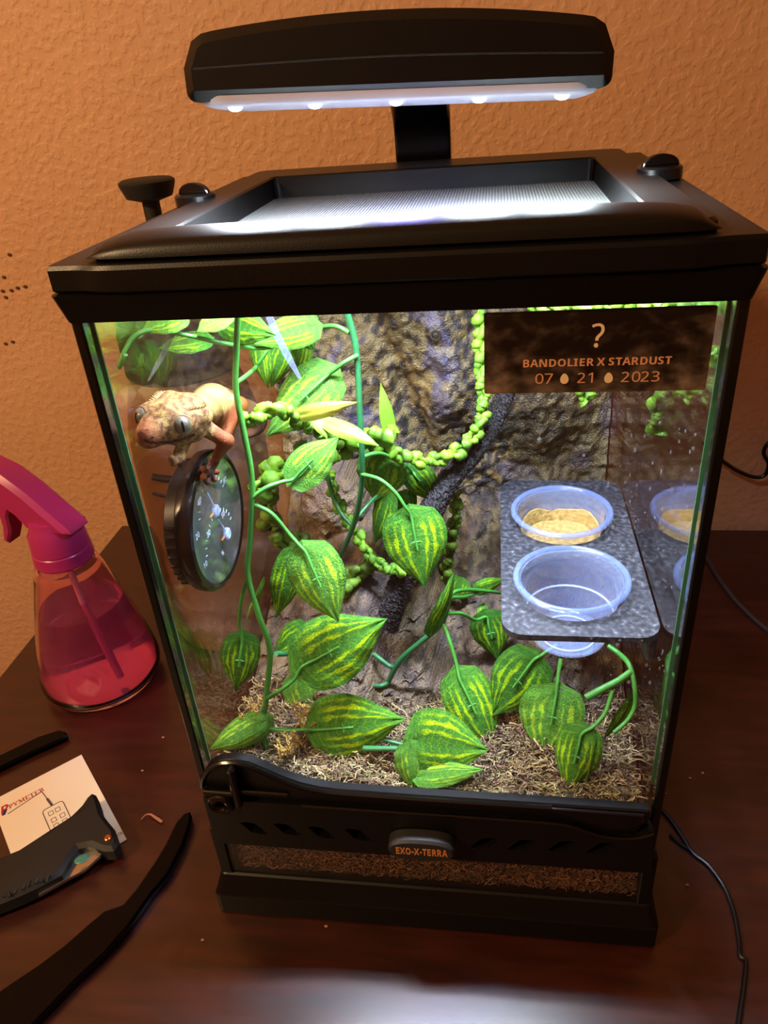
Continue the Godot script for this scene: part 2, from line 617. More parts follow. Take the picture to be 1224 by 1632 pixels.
	for p in wave: edge.append(Vector3(p.x, p.y - 0.0003, 0.1062))
	edge = spline(edge, 4)
	g.tube(edge, 0.0009, 8)
	part(t, "strip_rim", g, M.gloss)
	g = Geo.new()
	var scoop := [Vector2(0.050, 0.0945), Vector2(0.092, 0.0938), Vector2(0.0925, 0.0885), Vector2(0.086, 0.0838), Vector2(0.078, 0.0838), Vector2(0.070, 0.0868), Vector2(0.062, 0.0905)]
	g.prism(scoop, 0.1046, 0.1062, Transform3D.IDENTITY, 0.0007)
	part(dr, "finger_pull", g, M.gloss)
	# latch in the hump
	g = Geo.new()
	g.box(Vector3(-0.0800, 0.0990, 0.1075), Vector3(0.0034, 0.0240, 0.0060), 0.0010)
	var la := part(t, "latch", g, M.gloss)
	g = Geo.new()
	g.tube([Vector3(-0.0955, 0.0930, 0.1068), Vector3(-0.0812, 0.0930, 0.1068)], 0.0016, 10)
	g.tube([Vector3(-0.0785, 0.0938, 0.1062), Vector3(-0.0580, 0.0924, 0.1050)], 0.0013, 10)
	part(la, "hinge_pin", g, M.gloss)
	g = Geo.new()
	g.torus(Vector3(-0.0885, 0.0868, 0.1078), 0.0042, 0.0020, Basis(Vector3.RIGHT, PI / 2), 24, 8)
	part(la, "lock_ring", g, M.gloss)
	# badge
	g = Geo.new()
	var oval := []
	for k in 28:
		var a := TAU * k / 28
		oval.append(Vector2(0.0003 + 0.0146 * signf(cos(a)) * pow(absf(cos(a)), 0.75), 0.0705 + 0.0068 * signf(sin(a)) * pow(absf(sin(a)), 0.8)))
	g.prism(oval, 0.1060, 0.1135, Transform3D.IDENTITY, 0.0011)
	var badge := part(t, "badge", g, mat(Color(0.10, 0.10, 0.11), 0.55))
	var gold := mat(Color(0.72, 0.46, 0.24), 0.4)
	text(badge, "lettering", "EXO-X-TERRA", 0.0042, Transform3D(Basis().scaled(Vector3(0.62, 1, 1)), Vector3(0.0003, 0.0708, 0.1135)), gold, "Droid Sans", true)
	# top frame: lower flange, then the band with its swollen middle
	g = Geo.new()
	g.rings([rect_ring(0.1004, -0.1030, 0.1028, 0.3018), rect_ring(0.1026, -0.1050, 0.1046, 0.3105), rect_ring(0.1000, -0.1020, 0.1016, 0.3112), rect_ring(0.0935, -0.0960, 0.0940, 0.3112), rect_ring(0.0935, -0.0960, 0.0940, 0.3018), rect_ring(0.1004, -0.1030, 0.1028, 0.3018)], false, false)
	var tf := part(t, "top_frame", g, M.plastic, 25.0)
	var plan := []
	for e in [[-0.1018, 0.1020], [-0.1010, 0.1034], [-0.0955, 0.1036], [-0.0925, 0.1038], [-0.0895, 0.1044], [-0.0865, 0.1054], [-0.0835, 0.1060], [-0.0790, 0.1063], [0.0790, 0.1063], [0.0835, 0.1060], [0.0865, 0.1054], [0.0895, 0.1044], [0.0925, 0.1038], [0.0955, 0.1036], [0.1010, 0.1034], [0.1018, 0.1020], [0.1018, -0.1030], [0.1004, -0.1045], [-0.1004, -0.1045], [-0.1018, -0.1030]]:
		plan.append(Vector2(e[0], e[1]))
	var inner := []
	for p in plan: inner.append(Vector2(clampf(p.x, -0.078, 0.078), clampf(p.y, -0.070, 0.079)))
	var small := plan.map(func(p): return p * 0.994)
	g = Geo.new()
	g.rings([level(inner, 0.3112), level(small, 0.3112), level(plan, 0.3118), level(plan, 0.3178), level(small, 0.3190), level(inner, 0.3190), level(inner, 0.3112)], false, false)
	part(tf, "top_band", g, M.plastic, 25.0)
	# lid
	g = Geo.new()
	g.rings([rect_ring(0.0912, -0.0985, 0.0960, 0.3188, 0.006), rect_ring(0.0912, -0.0985, 0.0960, 0.3210, 0.006), rect_ring(0.0902, -0.0975, 0.0950, 0.3220, 0.006), rect_ring(0.0760, -0.0675, 0.0775, 0.3220, 0.003), rect_ring(0.0752, -0.0668, 0.0770, 0.3213, 0.003), rect_ring(0.0748, -0.0662, 0.0768, 0.3105, 0.003), rect_ring(0.0775, -0.0690, 0.0785, 0.3105, 0.003)], false, false)
	var lid := part(t, "lid", g, M.plastic, 25.0)
	g = Geo.new()
	var secs := []
	for k in 33:
		var f := k / 32.0 * 2.0 - 1.0
		var e := pow(maxf(0.0, 1.0 - pow(absf(f), 9.0)), 0.5)
		var s := []
		for i in 13:
			var a := PI * i / 12.0
			s.append(Vector3(f * 0.0905, 0.3200 + 0.0062 * e * pow(sin(a), 0.7) , 0.0895 + 0.0125 * cos(a) * (0.75 + 0.25 * e)))
		secs.append(s)
	g.rings(secs, true, true)
	part(lid, "front_bar", g, M.plastic, 50.0)
	g = Geo.new()
	var n := 116
	for k in n:
		var x := lerpf(-0.0750, 0.0750, float(k) / (n - 1))
		g.box(Vector3(x, 0.3124, 0.0052), Vector3(0.00034, 0.00030, 0.1430))
	for k in 112:
		var z := lerpf(-0.0665, 0.0768, float(k) / 111)
		g.box(Vector3(0, 0.3121, z), Vector3(0.1500, 0.00030, 0.00034))
	part(lid, "wire_mesh", g, M.wire, 0.0).set_meta("kind", "stuff")
	for s in [-1, 1]:
		var c := Vector3(0.0925 * s, 0.3192, -0.005)
		g = Geo.new()
		g.lathe([Vector2(0, 0), Vector2(0.0078, 0), Vector2(0.0084, 0.0006), Vector2(0.0084, 0.0042), Vector2(0.0076, 0.0050), Vector2(0, 0.0050)], Transform3D(Basis(), c), 28)
		var kn := part(t, "lock_knob", g, M.gloss)
		g = Geo.new()
		var fin := []
		for k in 13:
			var a := PI * k / 12.0
			fin.append(Vector2(0.0072 * cos(a), 0.0048 + 0.0042 * sin(a)))
		g.prism(fin, -0.0013, 0.0013, Transform3D(Basis(Vector3.UP, 0.25 * s), c), 0.0004)
		part(kn, "grip", g, M.gloss)
	# name card stuck to the outside of the door
	var card := thing("name_card", "dark smoky name card stuck to the upper right of the glass door", "card", Vector3(0.0597, 0.2753, 0.1002))
	g = Geo.new()
	g.prism(rrect(0.0277, 0.0917, 0.2753, 0.3001, 0.0007), 0.1000, 0.1005)
	var smoke := mat(Color.WHITE, 0.32)
	smoke.albedo_texture = smoke_print()
	for i in g.v.size():
		g.uv[i] = Vector2((g.v[i].x - 0.0277) / 0.064, (0.3001 - g.v[i].y) / 0.0248)
	part(card, "card_sheet", g, smoke)
	var pale := mat(Color(0.86, 0.76, 0.62), 0.45)
	var copper := mat(Color(0.78, 0.56, 0.42), 0.45)
	text(card, "lettering", "?", 0.0068, Transform3D(Basis(), Vector3(0.0600, 0.2922, 0.1005)), pale, "Droid Sans", false, 0.0002)
	text(card, "lettering", "BANDOLIER X STARDUST", 0.0023, Transform3D(Basis().scaled(Vector3(1.14, 1, 1)), Vector3(0.0600, 0.2846, 0.1005)), copper, "Droid Sans", true, 0.0002)
	for e in [["07", 0.0453], ["21", 0.0577], ["2023", 0.0731]]:
		text(card, "lettering", e[0], 0.0030, Transform3D(Basis().scaled(Vector3(1.22, 1, 1)), Vector3(e[1], 0.2797, 0.1005)), copper, "Droid Sans", false, 0.0002)
	for x in [0.0513, 0.0640]:
		g = Geo.new()
		var egg := []
		for k in 16:
			var a := TAU * k / 16
			egg.append(Vector2(x + 0.0012 * cos(a) * (1.0 - 0.22 * sin(a)), 0.2797 + 0.0016 * sin(a)))
		g.prism(egg, 0.1005, 0.1007)
		part(card, "egg_mark", g, pale)

func smoke_print() -> ImageTexture:   # the card's print: brown smoke that thickens towards the bottom and the sides
	var n := noise(0.016, 5, 77)
	var im := Image.create(384, 150, false, Image.FORMAT_RGB8)
	for y in 150:
		for x in 384:
			var v := y / 150.0
			var k := n.get_noise_2d(x, y * 1.3) * 0.9 + 0.05
			var d := absf(x / 384.0 - 0.48) * 1.5
			k = clampf(0.08 + 0.62 * k + 0.30 * smoothstep(0.45, 1.0, v) + 0.28 * d - 0.22 * (1.0 - v), 0.0, 1.0)
			im.set_pixel(x, y, Color(0.05, 0.033, 0.028).lerp(Color(0.58, 0.50, 0.45), k))
	return ImageTexture.create_from_image(im)

func foam_depth(x: float, y: float, n: FastNoiseLite, n2: FastNoiseLite) -> float:
	var d := 0.010 + 0.010 * n.get_noise_2d(x * 900.0, y * 350.0) + 0.0035 * n2.get_noise_2d(x * 2600.0, y * 2200.0)
	d += 0.014 * exp(-pow((x + 0.002 + (y - 0.25) * 0.35) / 0.026, 2.0)) * smoothstep(0.16, 0.20, y)
	d += 0.010 * exp(-pow((x + 0.062) / 0.018, 2.0))
	d -= 0.008 * exp(-pow((x + 0.034 + (y - 0.25) * 0.30) / 0.006, 2.0))
	d += 0.012 * exp(-pow((x - 0.062) / 0.03, 2.0)) * (0.6 + 0.4 * sin(y * 70.0))
	d += 0.145 * (1.0 - smoothstep(0.070, 0.150, y - 0.018 * n.get_noise_2d(x * 700.0, 40.0)))
	var r := Vector2(x + 0.0615, (y - 0.145) * 0.95).length()
	d = maxf(d, 0.034 + 0.018 * sqrt(maxf(0.0, 1.0 - pow(r / 0.0215, 2.0))) + 0.004 * n2.get_noise_2d(x * 3000.0, y * 3000.0)) if r < 0.0212 else d
	var low := 1.0 - smoothstep(0.10, 0.16, y)
	d += 0.0018 * n2.get_noise_2d(x * 6000.0, y * 6000.0) + low * (0.008 * n2.get_noise_3d(x * 2600.0, y * 2600.0, d * 2600.0) + 0.004 * n2.get_noise_3d(x * 7000.0, y * 7000.0, d * 5000.0))
	return clampf(d, 0.002, 0.145)

func background_foam() -> void:
	var n := noise(0.02, 3, 41)
	var n2 := noise(0.02, 3, 42)
	var n3 := noise(0.05, 4, 43)
	var g := Geo.new()
	var nx := 170
	var ny := 290
	var P := []
	var C := []
	for j in ny + 1:
		var row := PackedVector3Array()
		var crow := PackedColorArray()
		var y := lerpf(0.07, 0.3015, pow(float(j) / ny, 1.6))
		for i in nx + 1:
			var x := lerpf(-0.0955, 0.0955, float(i) / nx)
			row.append(Vector3(x, y, -0.0955 + foam_depth(x, y, n, n2)))
			var k := 1.15 * n3.get_noise_2d(x * 3400.0, y * 2300.0) + 0.6 * n.get_noise_2d(x * 900.0 + 50.0, y * 350.0) + 0.12
			var c := Color(0.022, 0.023, 0.021).lerp(Color(0.180, 0.138, 0.055), smoothstep(-0.16, 0.34, k))
			var vi := n2.get_noise_2d(x * 1400.0 + 500.0, y * 1100.0)
			c = c.lerp(Color(0.085, 0.080, 0.145), 0.6 * smoothstep(0.2, 0.42, vi))
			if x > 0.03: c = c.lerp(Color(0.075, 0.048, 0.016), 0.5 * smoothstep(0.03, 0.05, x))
			var rb := Vector2(x + 0.0615, y - 0.145).length()
			if rb < 0.0235: c = c.lerp(Color(0.17, 0.125, 0.080), 0.65)
			var z := row[i].z
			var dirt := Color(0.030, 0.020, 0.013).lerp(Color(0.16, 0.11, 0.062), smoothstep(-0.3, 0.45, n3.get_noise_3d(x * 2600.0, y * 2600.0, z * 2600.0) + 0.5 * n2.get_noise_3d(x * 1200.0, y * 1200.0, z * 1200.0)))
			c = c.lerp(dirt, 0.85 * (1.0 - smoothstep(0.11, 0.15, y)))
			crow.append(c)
		P.append(row)
		C.append(crow)
	for j in ny:
		for i in nx:
			var q := [[j, i], [j + 1, i], [j + 1, i + 1], [j, i], [j + 1, i + 1], [j, i + 1]]
			for e in q:
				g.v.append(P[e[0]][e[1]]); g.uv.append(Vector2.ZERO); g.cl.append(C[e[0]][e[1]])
	# sides and back of the slab
	var back := []
	for j in [0, ny]:
		for i in nx:
			g.tint = C[j][i]
			var a: Vector3 = P[j][i]
			var b: Vector3 = P[j][i + 1]
			g.quad(a, b, Vector3(b.x, b.y, -0.0962), Vector3(a.x, a.y, -0.0962))
	for i in [0, nx]:
		for j in ny:
			var a: Vector3 = P[j][i]
			var b: Vector3 = P[j + 1][i]
			g.quad(a, b, Vector3(b.x, b.y, -0.0962), Vector3(a.x, a.y, -0.0962))
	g.quad(Vector3(-0.0955, 0.07, -0.0962), Vector3(0.0955, 0.07, -0.0962), Vector3(0.0955, 0.3015, -0.0962), Vector3(-0.0955, 0.3015, -0.0962))
	var m := tri_map(mat(Color.WHITE, 0.55), Vector3.ONE * 16.0)
	m.vertex_color_use_as_albedo = true
	m.normal_enabled = true
	m.normal_texture = noise_tex(noise(0.09, 4, 44), 512, [], true, 8.0)
	m.normal_scale = 1.2
	var t := thing("rock_background", "mottled tan and dark moulded foam rock panel at the back of the tank", "rock panel", Vector3(0, 0.07, -0.09))
	part(t, "foam_slab", g, m, 60.0, true)
	for p in [Vector3(-0.022, 0.2462, -0.07), Vector3(0.0003, 0.2418, -0.07), Vector3(-0.0192, 0.2198, -0.07), Vector3(-0.0019, 0.1979, -0.07), Vector3(-0.0112, 0.1858, -0.07), Vector3(-0.047, 0.219, -0.07)]:
		var z := -0.0955 + foam_depth(p.x, p.y, n, n2)
		g = Geo.new()
		g.torus(Vector3(p.x, p.y, z + 0.0006), 0.0024, 0.0007, Basis(Vector3.RIGHT, PI / 2), 16, 6)
		g.ball(Vector3(p.x, p.y, z + 0.0002), Vector3(0.0017, 0.0017, 0.0008), 10)
		part(t, "stud", g, mat(Color(0.16, 0.14, 0.10), 0.6))

func soil_height(x: float, z: float, n: FastNoiseLite) -> float:
	return 0.0835 + 0.009 * n.get_noise_2d(x * 600.0, z * 600.0) + 0.004 * smoothstep(0.05, -0.03, z) + 0.006 * exp(-pow((x + 0.06) / 0.03, 2.0) - pow((z - 0.045) / 0.03, 2.0)) + 0.008 * exp(-pow((x - 0.065) / 0.03, 2.0) - pow((z - 0.05) / 0.03, 2.0))

func soil_and_moss() -> void:
	var rng := RandomNumberGenerator.new()
	rng.seed = 5
	var n := noise(0.02, 4, 51)
	var g := Geo.new()
	var N := 70
	var P := []
	for j in N + 1:
		var row := []
		for i in N + 1:
			var x := lerpf(-0.0955, 0.0955, float(i) / N)
			var z := lerpf(-0.0955, 0.0958, float(j) / N)
			row.append(Vector3(x, soil_height(x, z, n), z))
		P.append(row)
	for j in N:
		for i in N:
			g.quad(P[j][i], P[j][i + 1], P[j + 1][i + 1], P[j + 1][i])
	for i in N:
		g.quad(P[N][i], P[N][i + 1], Vector3(P[N][i + 1].x, 0.0265, 0.0958), Vector3(P[N][i].x, 0.0265, 0.0958))
		g.quad(P[0][i + 1], P[0][i], Vector3(P[0][i].x, 0.0265, -0.0955), Vector3(P[0][i + 1].x, 0.0265, -0.0955))
		g.quad(P[i + 1][0], P[i][0], Vector3(-0.0955, 0.0265, P[i][0].z), Vector3(-0.0955, 0.0265, P[i + 1][0].z))
		g.quad(P[i][N], P[i + 1][N], Vector3(0.0955, 0.0265, P[i + 1][N].z), Vector3(0.0955, 0.0265, P[i][N].z))
	g.quad(Vector3(-0.0955, 0.0265, -0.0955), Vector3(-0.0955, 0.0265, 0.0958), Vector3(0.0955, 0.0265, 0.0958), Vector3(0.0955, 0.0265, -0.0955))
	var m := tri_map(mat(Color.WHITE, 0.9), Vector3.ONE * 12.0)
	m.albedo_texture = noise_tex(noise(0.03, 5, 52), 512, [[0.2, Color(0.13, 0.07, 0.04)], [0.5, Color(0.27, 0.16, 0.09)], [0.8, Color(0.40, 0.27, 0.17)]])
	m.heightmap_enabled = true
	m.heightmap_texture = noise_tex(noise(0.06, 4, 53), 512)
	m.heightmap_scale = 0.12
	var soil := solo("soil", g, m, "dark brown coconut fibre soil filling the bottom of the tank", "soil", "", 50.0)
	soil.set_meta("kind", "stuff")
	# loose strands
	var colors := [Color(0.28, 0.20, 0.10), Color(0.15, 0.09, 0.048), Color(0.40, 0.32, 0.16), Color(0.075, 0.044, 0.026), Color(0.23, 0.20, 0.07)]
	strands("moss_bed", 9000, colors, "dry tan and brown moss strands lying over the soil behind the door", "moss", func(k: int) -> Transform3D:
		var x := rng.randf_range(-0.093, 0.093)
		var z := rng.randf_range(0.030, 0.093)
		if k % 3: z = rng.randf_range(0.050, 0.093)
		var b := Basis(Vector3(rng.randf_range(-1, 1), rng.randf_range(-0.3, 1), rng.randf_range(-1, 1)).normalized(), rng.randf_range(0, TAU)).scaled(Vector3.ONE * rng.randf_range(0.6, 1.5))
		return Transform3D(b, Vector3(x, soil_height(x, z, n) + rng.randf_range(0.0, 0.0040), z)))
	strands("fibre_layer", 2200, [Color(0.055, 0.020, 0.009), Color(0.080, 0.030, 0.012), Color(0.030, 0.012, 0.007), Color(0.105, 0.045, 0.018)], "brown coconut fibres pressed against the low front window of the tank", "fibre", func(_k: int) -> Transform3D:
		var b := Basis(Vector3(0, 0, 1), rng.randf_range(0, TAU)) * Basis(Vector3.RIGHT, rng.randf_range(-0.25, 0.25))
		return Transform3D(b.scaled(Vector3(1.0, 0.8, 0.8) * rng.randf_range(0.7, 1.8)), Vector3(rng.randf_range(-0.094, 0.094), rng.randf_range(0.027, 0.06), rng.randf_range(0.0954, 0.0962))))
	# moss tuft with feathery fronds, left of the leaves
	g = Geo.new()
	for s in 34:
		var b: Vector3 = [Vector3(-0.0789, 0.1093, 0.068), Vector3(-0.0602, 0.1092, 0.066), Vector3(-0.0635, 0.0982, 0.08), Vector3(-0.0543, 0.1006, 0.07)][s % 4]
		var p := [b + Vector3(rng.randf_range(-0.006, 0.006), -0.006, rng.randf_range(-0.004, 0.004))]
		for k in 4: p.append(p[k] + Vector3(rng.randf_range(-0.0018, 0.0018), rng.randf_range(-0.0005, 0.0042), rng.randf_range(-0.001, 0.0022)))
		p = spline(p, 3)
		g.tube(p, taper(p.size(), 0.0005, 0.0002), 4)
		for k in range(1, p.size()):
			for e in 2:
				var d := Vector3(rng.randf_range(-1, 1), rng.randf_range(-0.2, 1), rng.randf_range(-1, 1)).normalized() * 0.0016
				g.tube([p[k], p[k] + d], [0.00022, 0.0001], 3)
	solo("moss_tuft", g, mat(Color(0.66, 0.55, 0.27), 0.8), "yellowish feathery moss tuft at the foot of the left green stem", "moss", "", 0.0)

func strands(called: String, count: int, colors: Array, label: String, category: String, where: Callable) -> void:
	var rng := RandomNumberGenerator.new()
	rng.seed = count
	var g := Geo.new()
	var p := spline([Vector3(-0.004, 0, 0), Vector3(-0.0018, 0.0012, 0.0004), Vector3(0.0006, 0.0006, -0.0006), Vector3(0.0026, 0.0018, 0.0004), Vector3(0.004, 0.0010, 0.0010)], 2)
	g.tube(p, taper(p.size(), 0.00030, 0.00014), 4)
	var q := spline([Vector3(-0.001, 0.0009, 0), Vector3(-0.0004, 0.0020, 0.0008), Vector3(0.0004, 0.0026, 0.0002)], 2)
	g.tube(q, taper(q.size(), 0.00022, 0.0001), 3)
	var mm := MultiMesh.new()
	mm.transform_format = MultiMesh.TRANSFORM_3D
	mm.use_colors = true
	mm.mesh = g.mesh(0.0)
	mm.instance_count = count
	for k in count:
		mm.set_instance_transform(k, where.call(k))
		mm.set_instance_color(k, colors[rng.randi() % colors.size()] * rng.randf_range(0.7, 1.25))
	var o := MultiMeshInstance3D.new()
	o.multimesh = mm
	var m := mat(Color.WHITE, 0.85)
	m.vertex_color_use_as_albedo = true
	o.material_override = m
	o.name = numbered(called)
	add_child(o)
	o.set_meta("label", label)
	o.set_meta("category", category)
	o.set_meta("kind", "stuff")

# ---------------------------------------------------------------- the lamp over the lid
func lamp_fixture() -> void:
	var t := thing("clip_on_lamp", "black arched LED lamp on a curved arm above the mesh lid", "lamp", Vector3(-0.006, 0.300, -0.108))
	var b := Basis(Vector3.UP, 0.065) * Basis(Vector3.BACK, -0.036) * Basis(Vector3.RIGHT, -0.075)
	var X := Transform3D(b, Vector3(-0.0022, 0.3622, 0.022))      # centre of the head
	var arc := func(y0: float, y1: float, rise: float, rt: float, rb: float) -> Array:   # front outline: flat below, arched above, rounded corners
		var o := []
		var hw := 0.0680
		for k in 5:
			var a := -PI / 2 + PI / 2 * k / 4
			o.append(Vector2(hw - rb + rb * cos(a), y0 + rb + rb * sin(a)))
		for k in 41:
			var f := 1.0 - 2.0 * k / 40.0
			var e := maxf(0.0, (absf(f) * hw - (hw - rt)) / rt)
			o.append(Vector2(f * hw, y1 + rise * (1.0 - f * f) - rt * (1.0 - sqrt(maxf(0.0, 1.0 - e * e)))))
		for k in 5:
			var a := PI + PI / 2 * k / 4
			o.append(Vector2(-hw + rb + rb * cos(a), y0 + rb + rb * sin(a)))
		return o
	var g := Geo.new()
	g.prism(arc.call(-0.0086, 0.0096, 0.0050, 0.0085, 0.0030), -0.0236, 0.0240, X, 0.0032)
	var hd := part(t, "lamp_head", g, M.plastic, 35.0)
	g = Geo.new()
	g.tube(spline([X * Vector3(-0.0640, 0.0006, 0.0239), X * Vector3(-0.03, 0.0016, 0.0239), X * Vector3(0, 0.0020, 0.0239), X * Vector3(0.03, 0.0016, 0.0239), X * Vector3(0.0640, 0.0006, 0.0239)], 4), 0.00035, 6)
	part(hd, "seam", g, M.dull, 35.0)
	# shallow translucent lens below the head
	g = Geo.new()
	var rs := []
	for k in [[1.0, -0.0070], [1.0, -0.0080], [0.985, -0.0094], [0.95, -0.0102]]:
		var r := []
		for p in rrect(-0.0655 * k[0], 0.0655 * k[0], -0.0205 * k[0], 0.0226 * k[0], 0.010 * k[0], 6):
			r.append(X * Vector3(p.x, k[1], p.y))
		rs.append(r)
	g.rings(rs)
	var lens := mat(Color(0.70, 0.70, 0.76), 0.35)
	part(t, "lens", g, lens, 50.0)
	var px := [-0.0535, -0.0268, 0.0, 0.0270, 0.0535]
	for k in 5:
		var tint: Color = [Color(0.90, 0.95, 1.0), Color(0.92, 0.97, 1.0), Color(0.62, 0.60, 1.0), Color(0.92, 0.97, 1.0), Color(0.90, 0.97, 1.0)][k]
		var at := X * Vector3(px[k], -0.0102, 0.0165)
		g = Geo.new()
		g.ball(at, Vector3(0.0024, 0.0014, 0.0024), 14)
		var em := mat(Color.WHITE, 0.3)
		em.emission_enabled = true
		em.emission = tint
		em.emission_energy_multiplier = 14.0
		part(t, "led", g, em)
		var s := SpotLight3D.new()
		s.name = "led_light"
		s.light_color = tint
		s.light_energy = 0.25 if k != 2 else 0.225
		s.light_size = 0.004
		s.spot_range = 5.0
		s.spot_attenuation = 2.0
		s.spot_angle = 76.0
		s.spot_angle_attenuation = 1.0
		s.shadow_enabled = true
		t.add_child(s, true)
		s.position = at + Vector3(0, -0.0001, 0) - t.position
		s.rotation = Vector3(-PI / 2, 0, 0)
	# arm: rises behind the tank and curves forward to the head
	g = Geo.new()
	var path := spline([Vector3(-0.0058, 0.300, -0.1085), Vector3(-0.0058, 0.322, -0.1085), Vector3(-0.0056, 0.3400, -0.1030), Vector3(-0.0045, 0.3520, -0.0800), Vector3(-0.0025, 0.3575, -0.0450), Vector3(-0.0010, 0.3588, -0.0050), Vector3(0.0, 0.3588, 0.010)], 6)
	var rr := []
	for k in path.size():
		var d: Vector3 = (path[mini(k + 1, path.size() - 1)] - path[maxi(k - 1, 0)]).normalized()
		var up := d.cross(Vector3.RIGHT).normalized()
		var sd := Vector3.RIGHT
		var r := []
		for p in rrect(-0.0142, 0.0142, -0.0035, 0.0035, 0.0016, 3):
			r.append(path[k] + sd * p.x + up * p.y)
		rr.append(r)
	g.rings(rr)
	part(t, "arm", g, M.gloss, 40.0)
	g = Geo.new()
	g.box(Vector3(-0.0058, 0.290, -0.1090), Vector3(0.036, 0.034, 0.008), 0.0015)
	part(t, "clamp", g, M.plastic)

# ---------------------------------------------------------------- dial gauge
func gauge() -> void:
	var c := Vector3(-0.0955, 0.2060, 0.0610)
	var t := thing("dial_gauge", "round black dial gauge fixed to the left pane under the gecko", "gauge", Vector3(-0.0955, 0.1765, 0.0610))
	var X := Transform3D(Basis(Vector3(0, 1, 0), Vector3(1, 0, 0), Vector3(0, 0, -1)), c)   # local y runs out along +x
	X.basis = Basis(Vector3.UP, -0.03) * X.basis
	var g := Geo.new()
	g.lathe([Vector2(0, 0.0002), Vector2(0.0245, 0.0002), Vector2(0.0258, 0.0012), Vector2(0.0262, 0.0075), Vector2(0, 0.0075)], X, 56)
	var body := part(t, "housing", g, M.plastic)
	g = Geo.new()
	for k in 8:
		var a := -0.42 + 0.15 * k + PI
		var d := Vector3(0, -sin(a - PI) * 0.0262, -cos(a) * 0.0262)
		g.box(c + Vector3(0.0040, d.y, d.z), Vector3(0.0056, 0.0016, 0.0040), 0.0004, Basis(Vector3.RIGHT, a - PI))
	part(body, "ribs", g, M.plastic)
	g = Geo.new()
	g.lathe([Vector2(0.0, 0.0062), Vector2(0.0278, 0.0062), Vector2(0.0292, 0.0072), Vector2(0.0296, 0.0092), Vector2(0.0296, 0.0118), Vector2(0.0288, 0.0132), Vector2(0.0274, 0.0138), Vector2(0.0264, 0.0130), Vector2(0.0262, 0.0112), Vector2(0, 0.0112)], X, 64)
	part(t, "bezel", g, M.gloss, 35.0)
	g = Geo.new()
	g.lathe([Vector2(0, 0.0110), Vector2(0.0262, 0.0110), Vector2(0.0262, 0.0116), Vector2(0, 0.0116)], X, 56)
	var face := mat(Color(0.035, 0.055, 0.05), 0.5)
	var fp := part(t, "dial_face", g, face)
	# printed scales, needles
	var white := mat(Color(0.82, 0.86, 0.95), 0.5)
	var F := func(u: float, v: float, h: float) -> Vector3: return X * Vector3(v, h, u)    # u to the right, v up, on the face
	g = Geo.new()
	for q in [[0.0055, 0.0135], [-0.0115, 0.0145]]:
		for k in 13:
			var a: float = PI * (0.08 + 0.84 * k / 12.0)
			var r: float = q[1]
			var p0: Vector3 = F.call(cos(a) * r, q[0] + sin(a) * r * 0.92, 0.0117)
			var p1: Vector3 = F.call(cos(a) * (r + 0.0016), q[0] + sin(a) * (r + 0.0016) * 0.92, 0.0117)
			g.tube([p0, p1], 0.00016, 4)
	part(fp, "scale_marks", g, white, 0.0)
	var TB := Basis(X.basis.z, X.basis.x, X.basis.y)
	for e in [["20", -0.0185, 0.0040], ["40", -0.0110, 0.0150], ["60", 0.0040, 0.0185], ["80", 0.0165, 0.0100], ["10", -0.0175, -0.0105], ["30", -0.0090, -0.0010], ["50", 0.0080, -0.0020], ["%", 0.0, -0.0165]]:
		text(fp, "numerals", e[0], 0.0022, Transform3D(TB, F.call(e[1], e[2], 0.0117)), white, "Droid Sans", false, 0.0001)
	var hub_m := mat(Color(0.62, 0.70, 0.92), 0.4)
	for q in [[0.0010, 0.0040, -0.0035, 0.0150], [0.0070, -0.0110, 0.0010, 0.0000]]:
		g = Geo.new()
		g.lathe([Vector2(0, 0.0116), Vector2(0.0027, 0.0116), Vector2(0.0027, 0.0127), Vector2(0.0021, 0.0132), Vector2(0.0005, 0.0132), Vector2(0.0004, 0.0129), Vector2(0, 0.0129)], Transform3D(X.basis, F.call(q[0], q[1], 0.0)), 20)
		g.tube([F.call(q[0], q[1], 0.0124), F.call(q[2], q[3], 0.0124)], [0.00038, 0.0002], 6)
		part(fp, "needle", g, hub_m)
		g = Geo.new()
		g.tube([F.call(q[0] - 0.0030, q[1] + 0.0004, 0.0121), F.call(q[0] - 0.0062, q[1] + 0.0004, 0.0121)], [0.0004, 0.0004], 6)
		part(fp, "needle_tail", g, mat(Color(0.75, 0.45, 0.12), 0.4))
	g = Geo.new()
	g.lathe([Vector2(0, 0.0134), Vector2(0.0262, 0.0131)], X, 56)
	part(t, "cover_glass", g, glass(0.02))

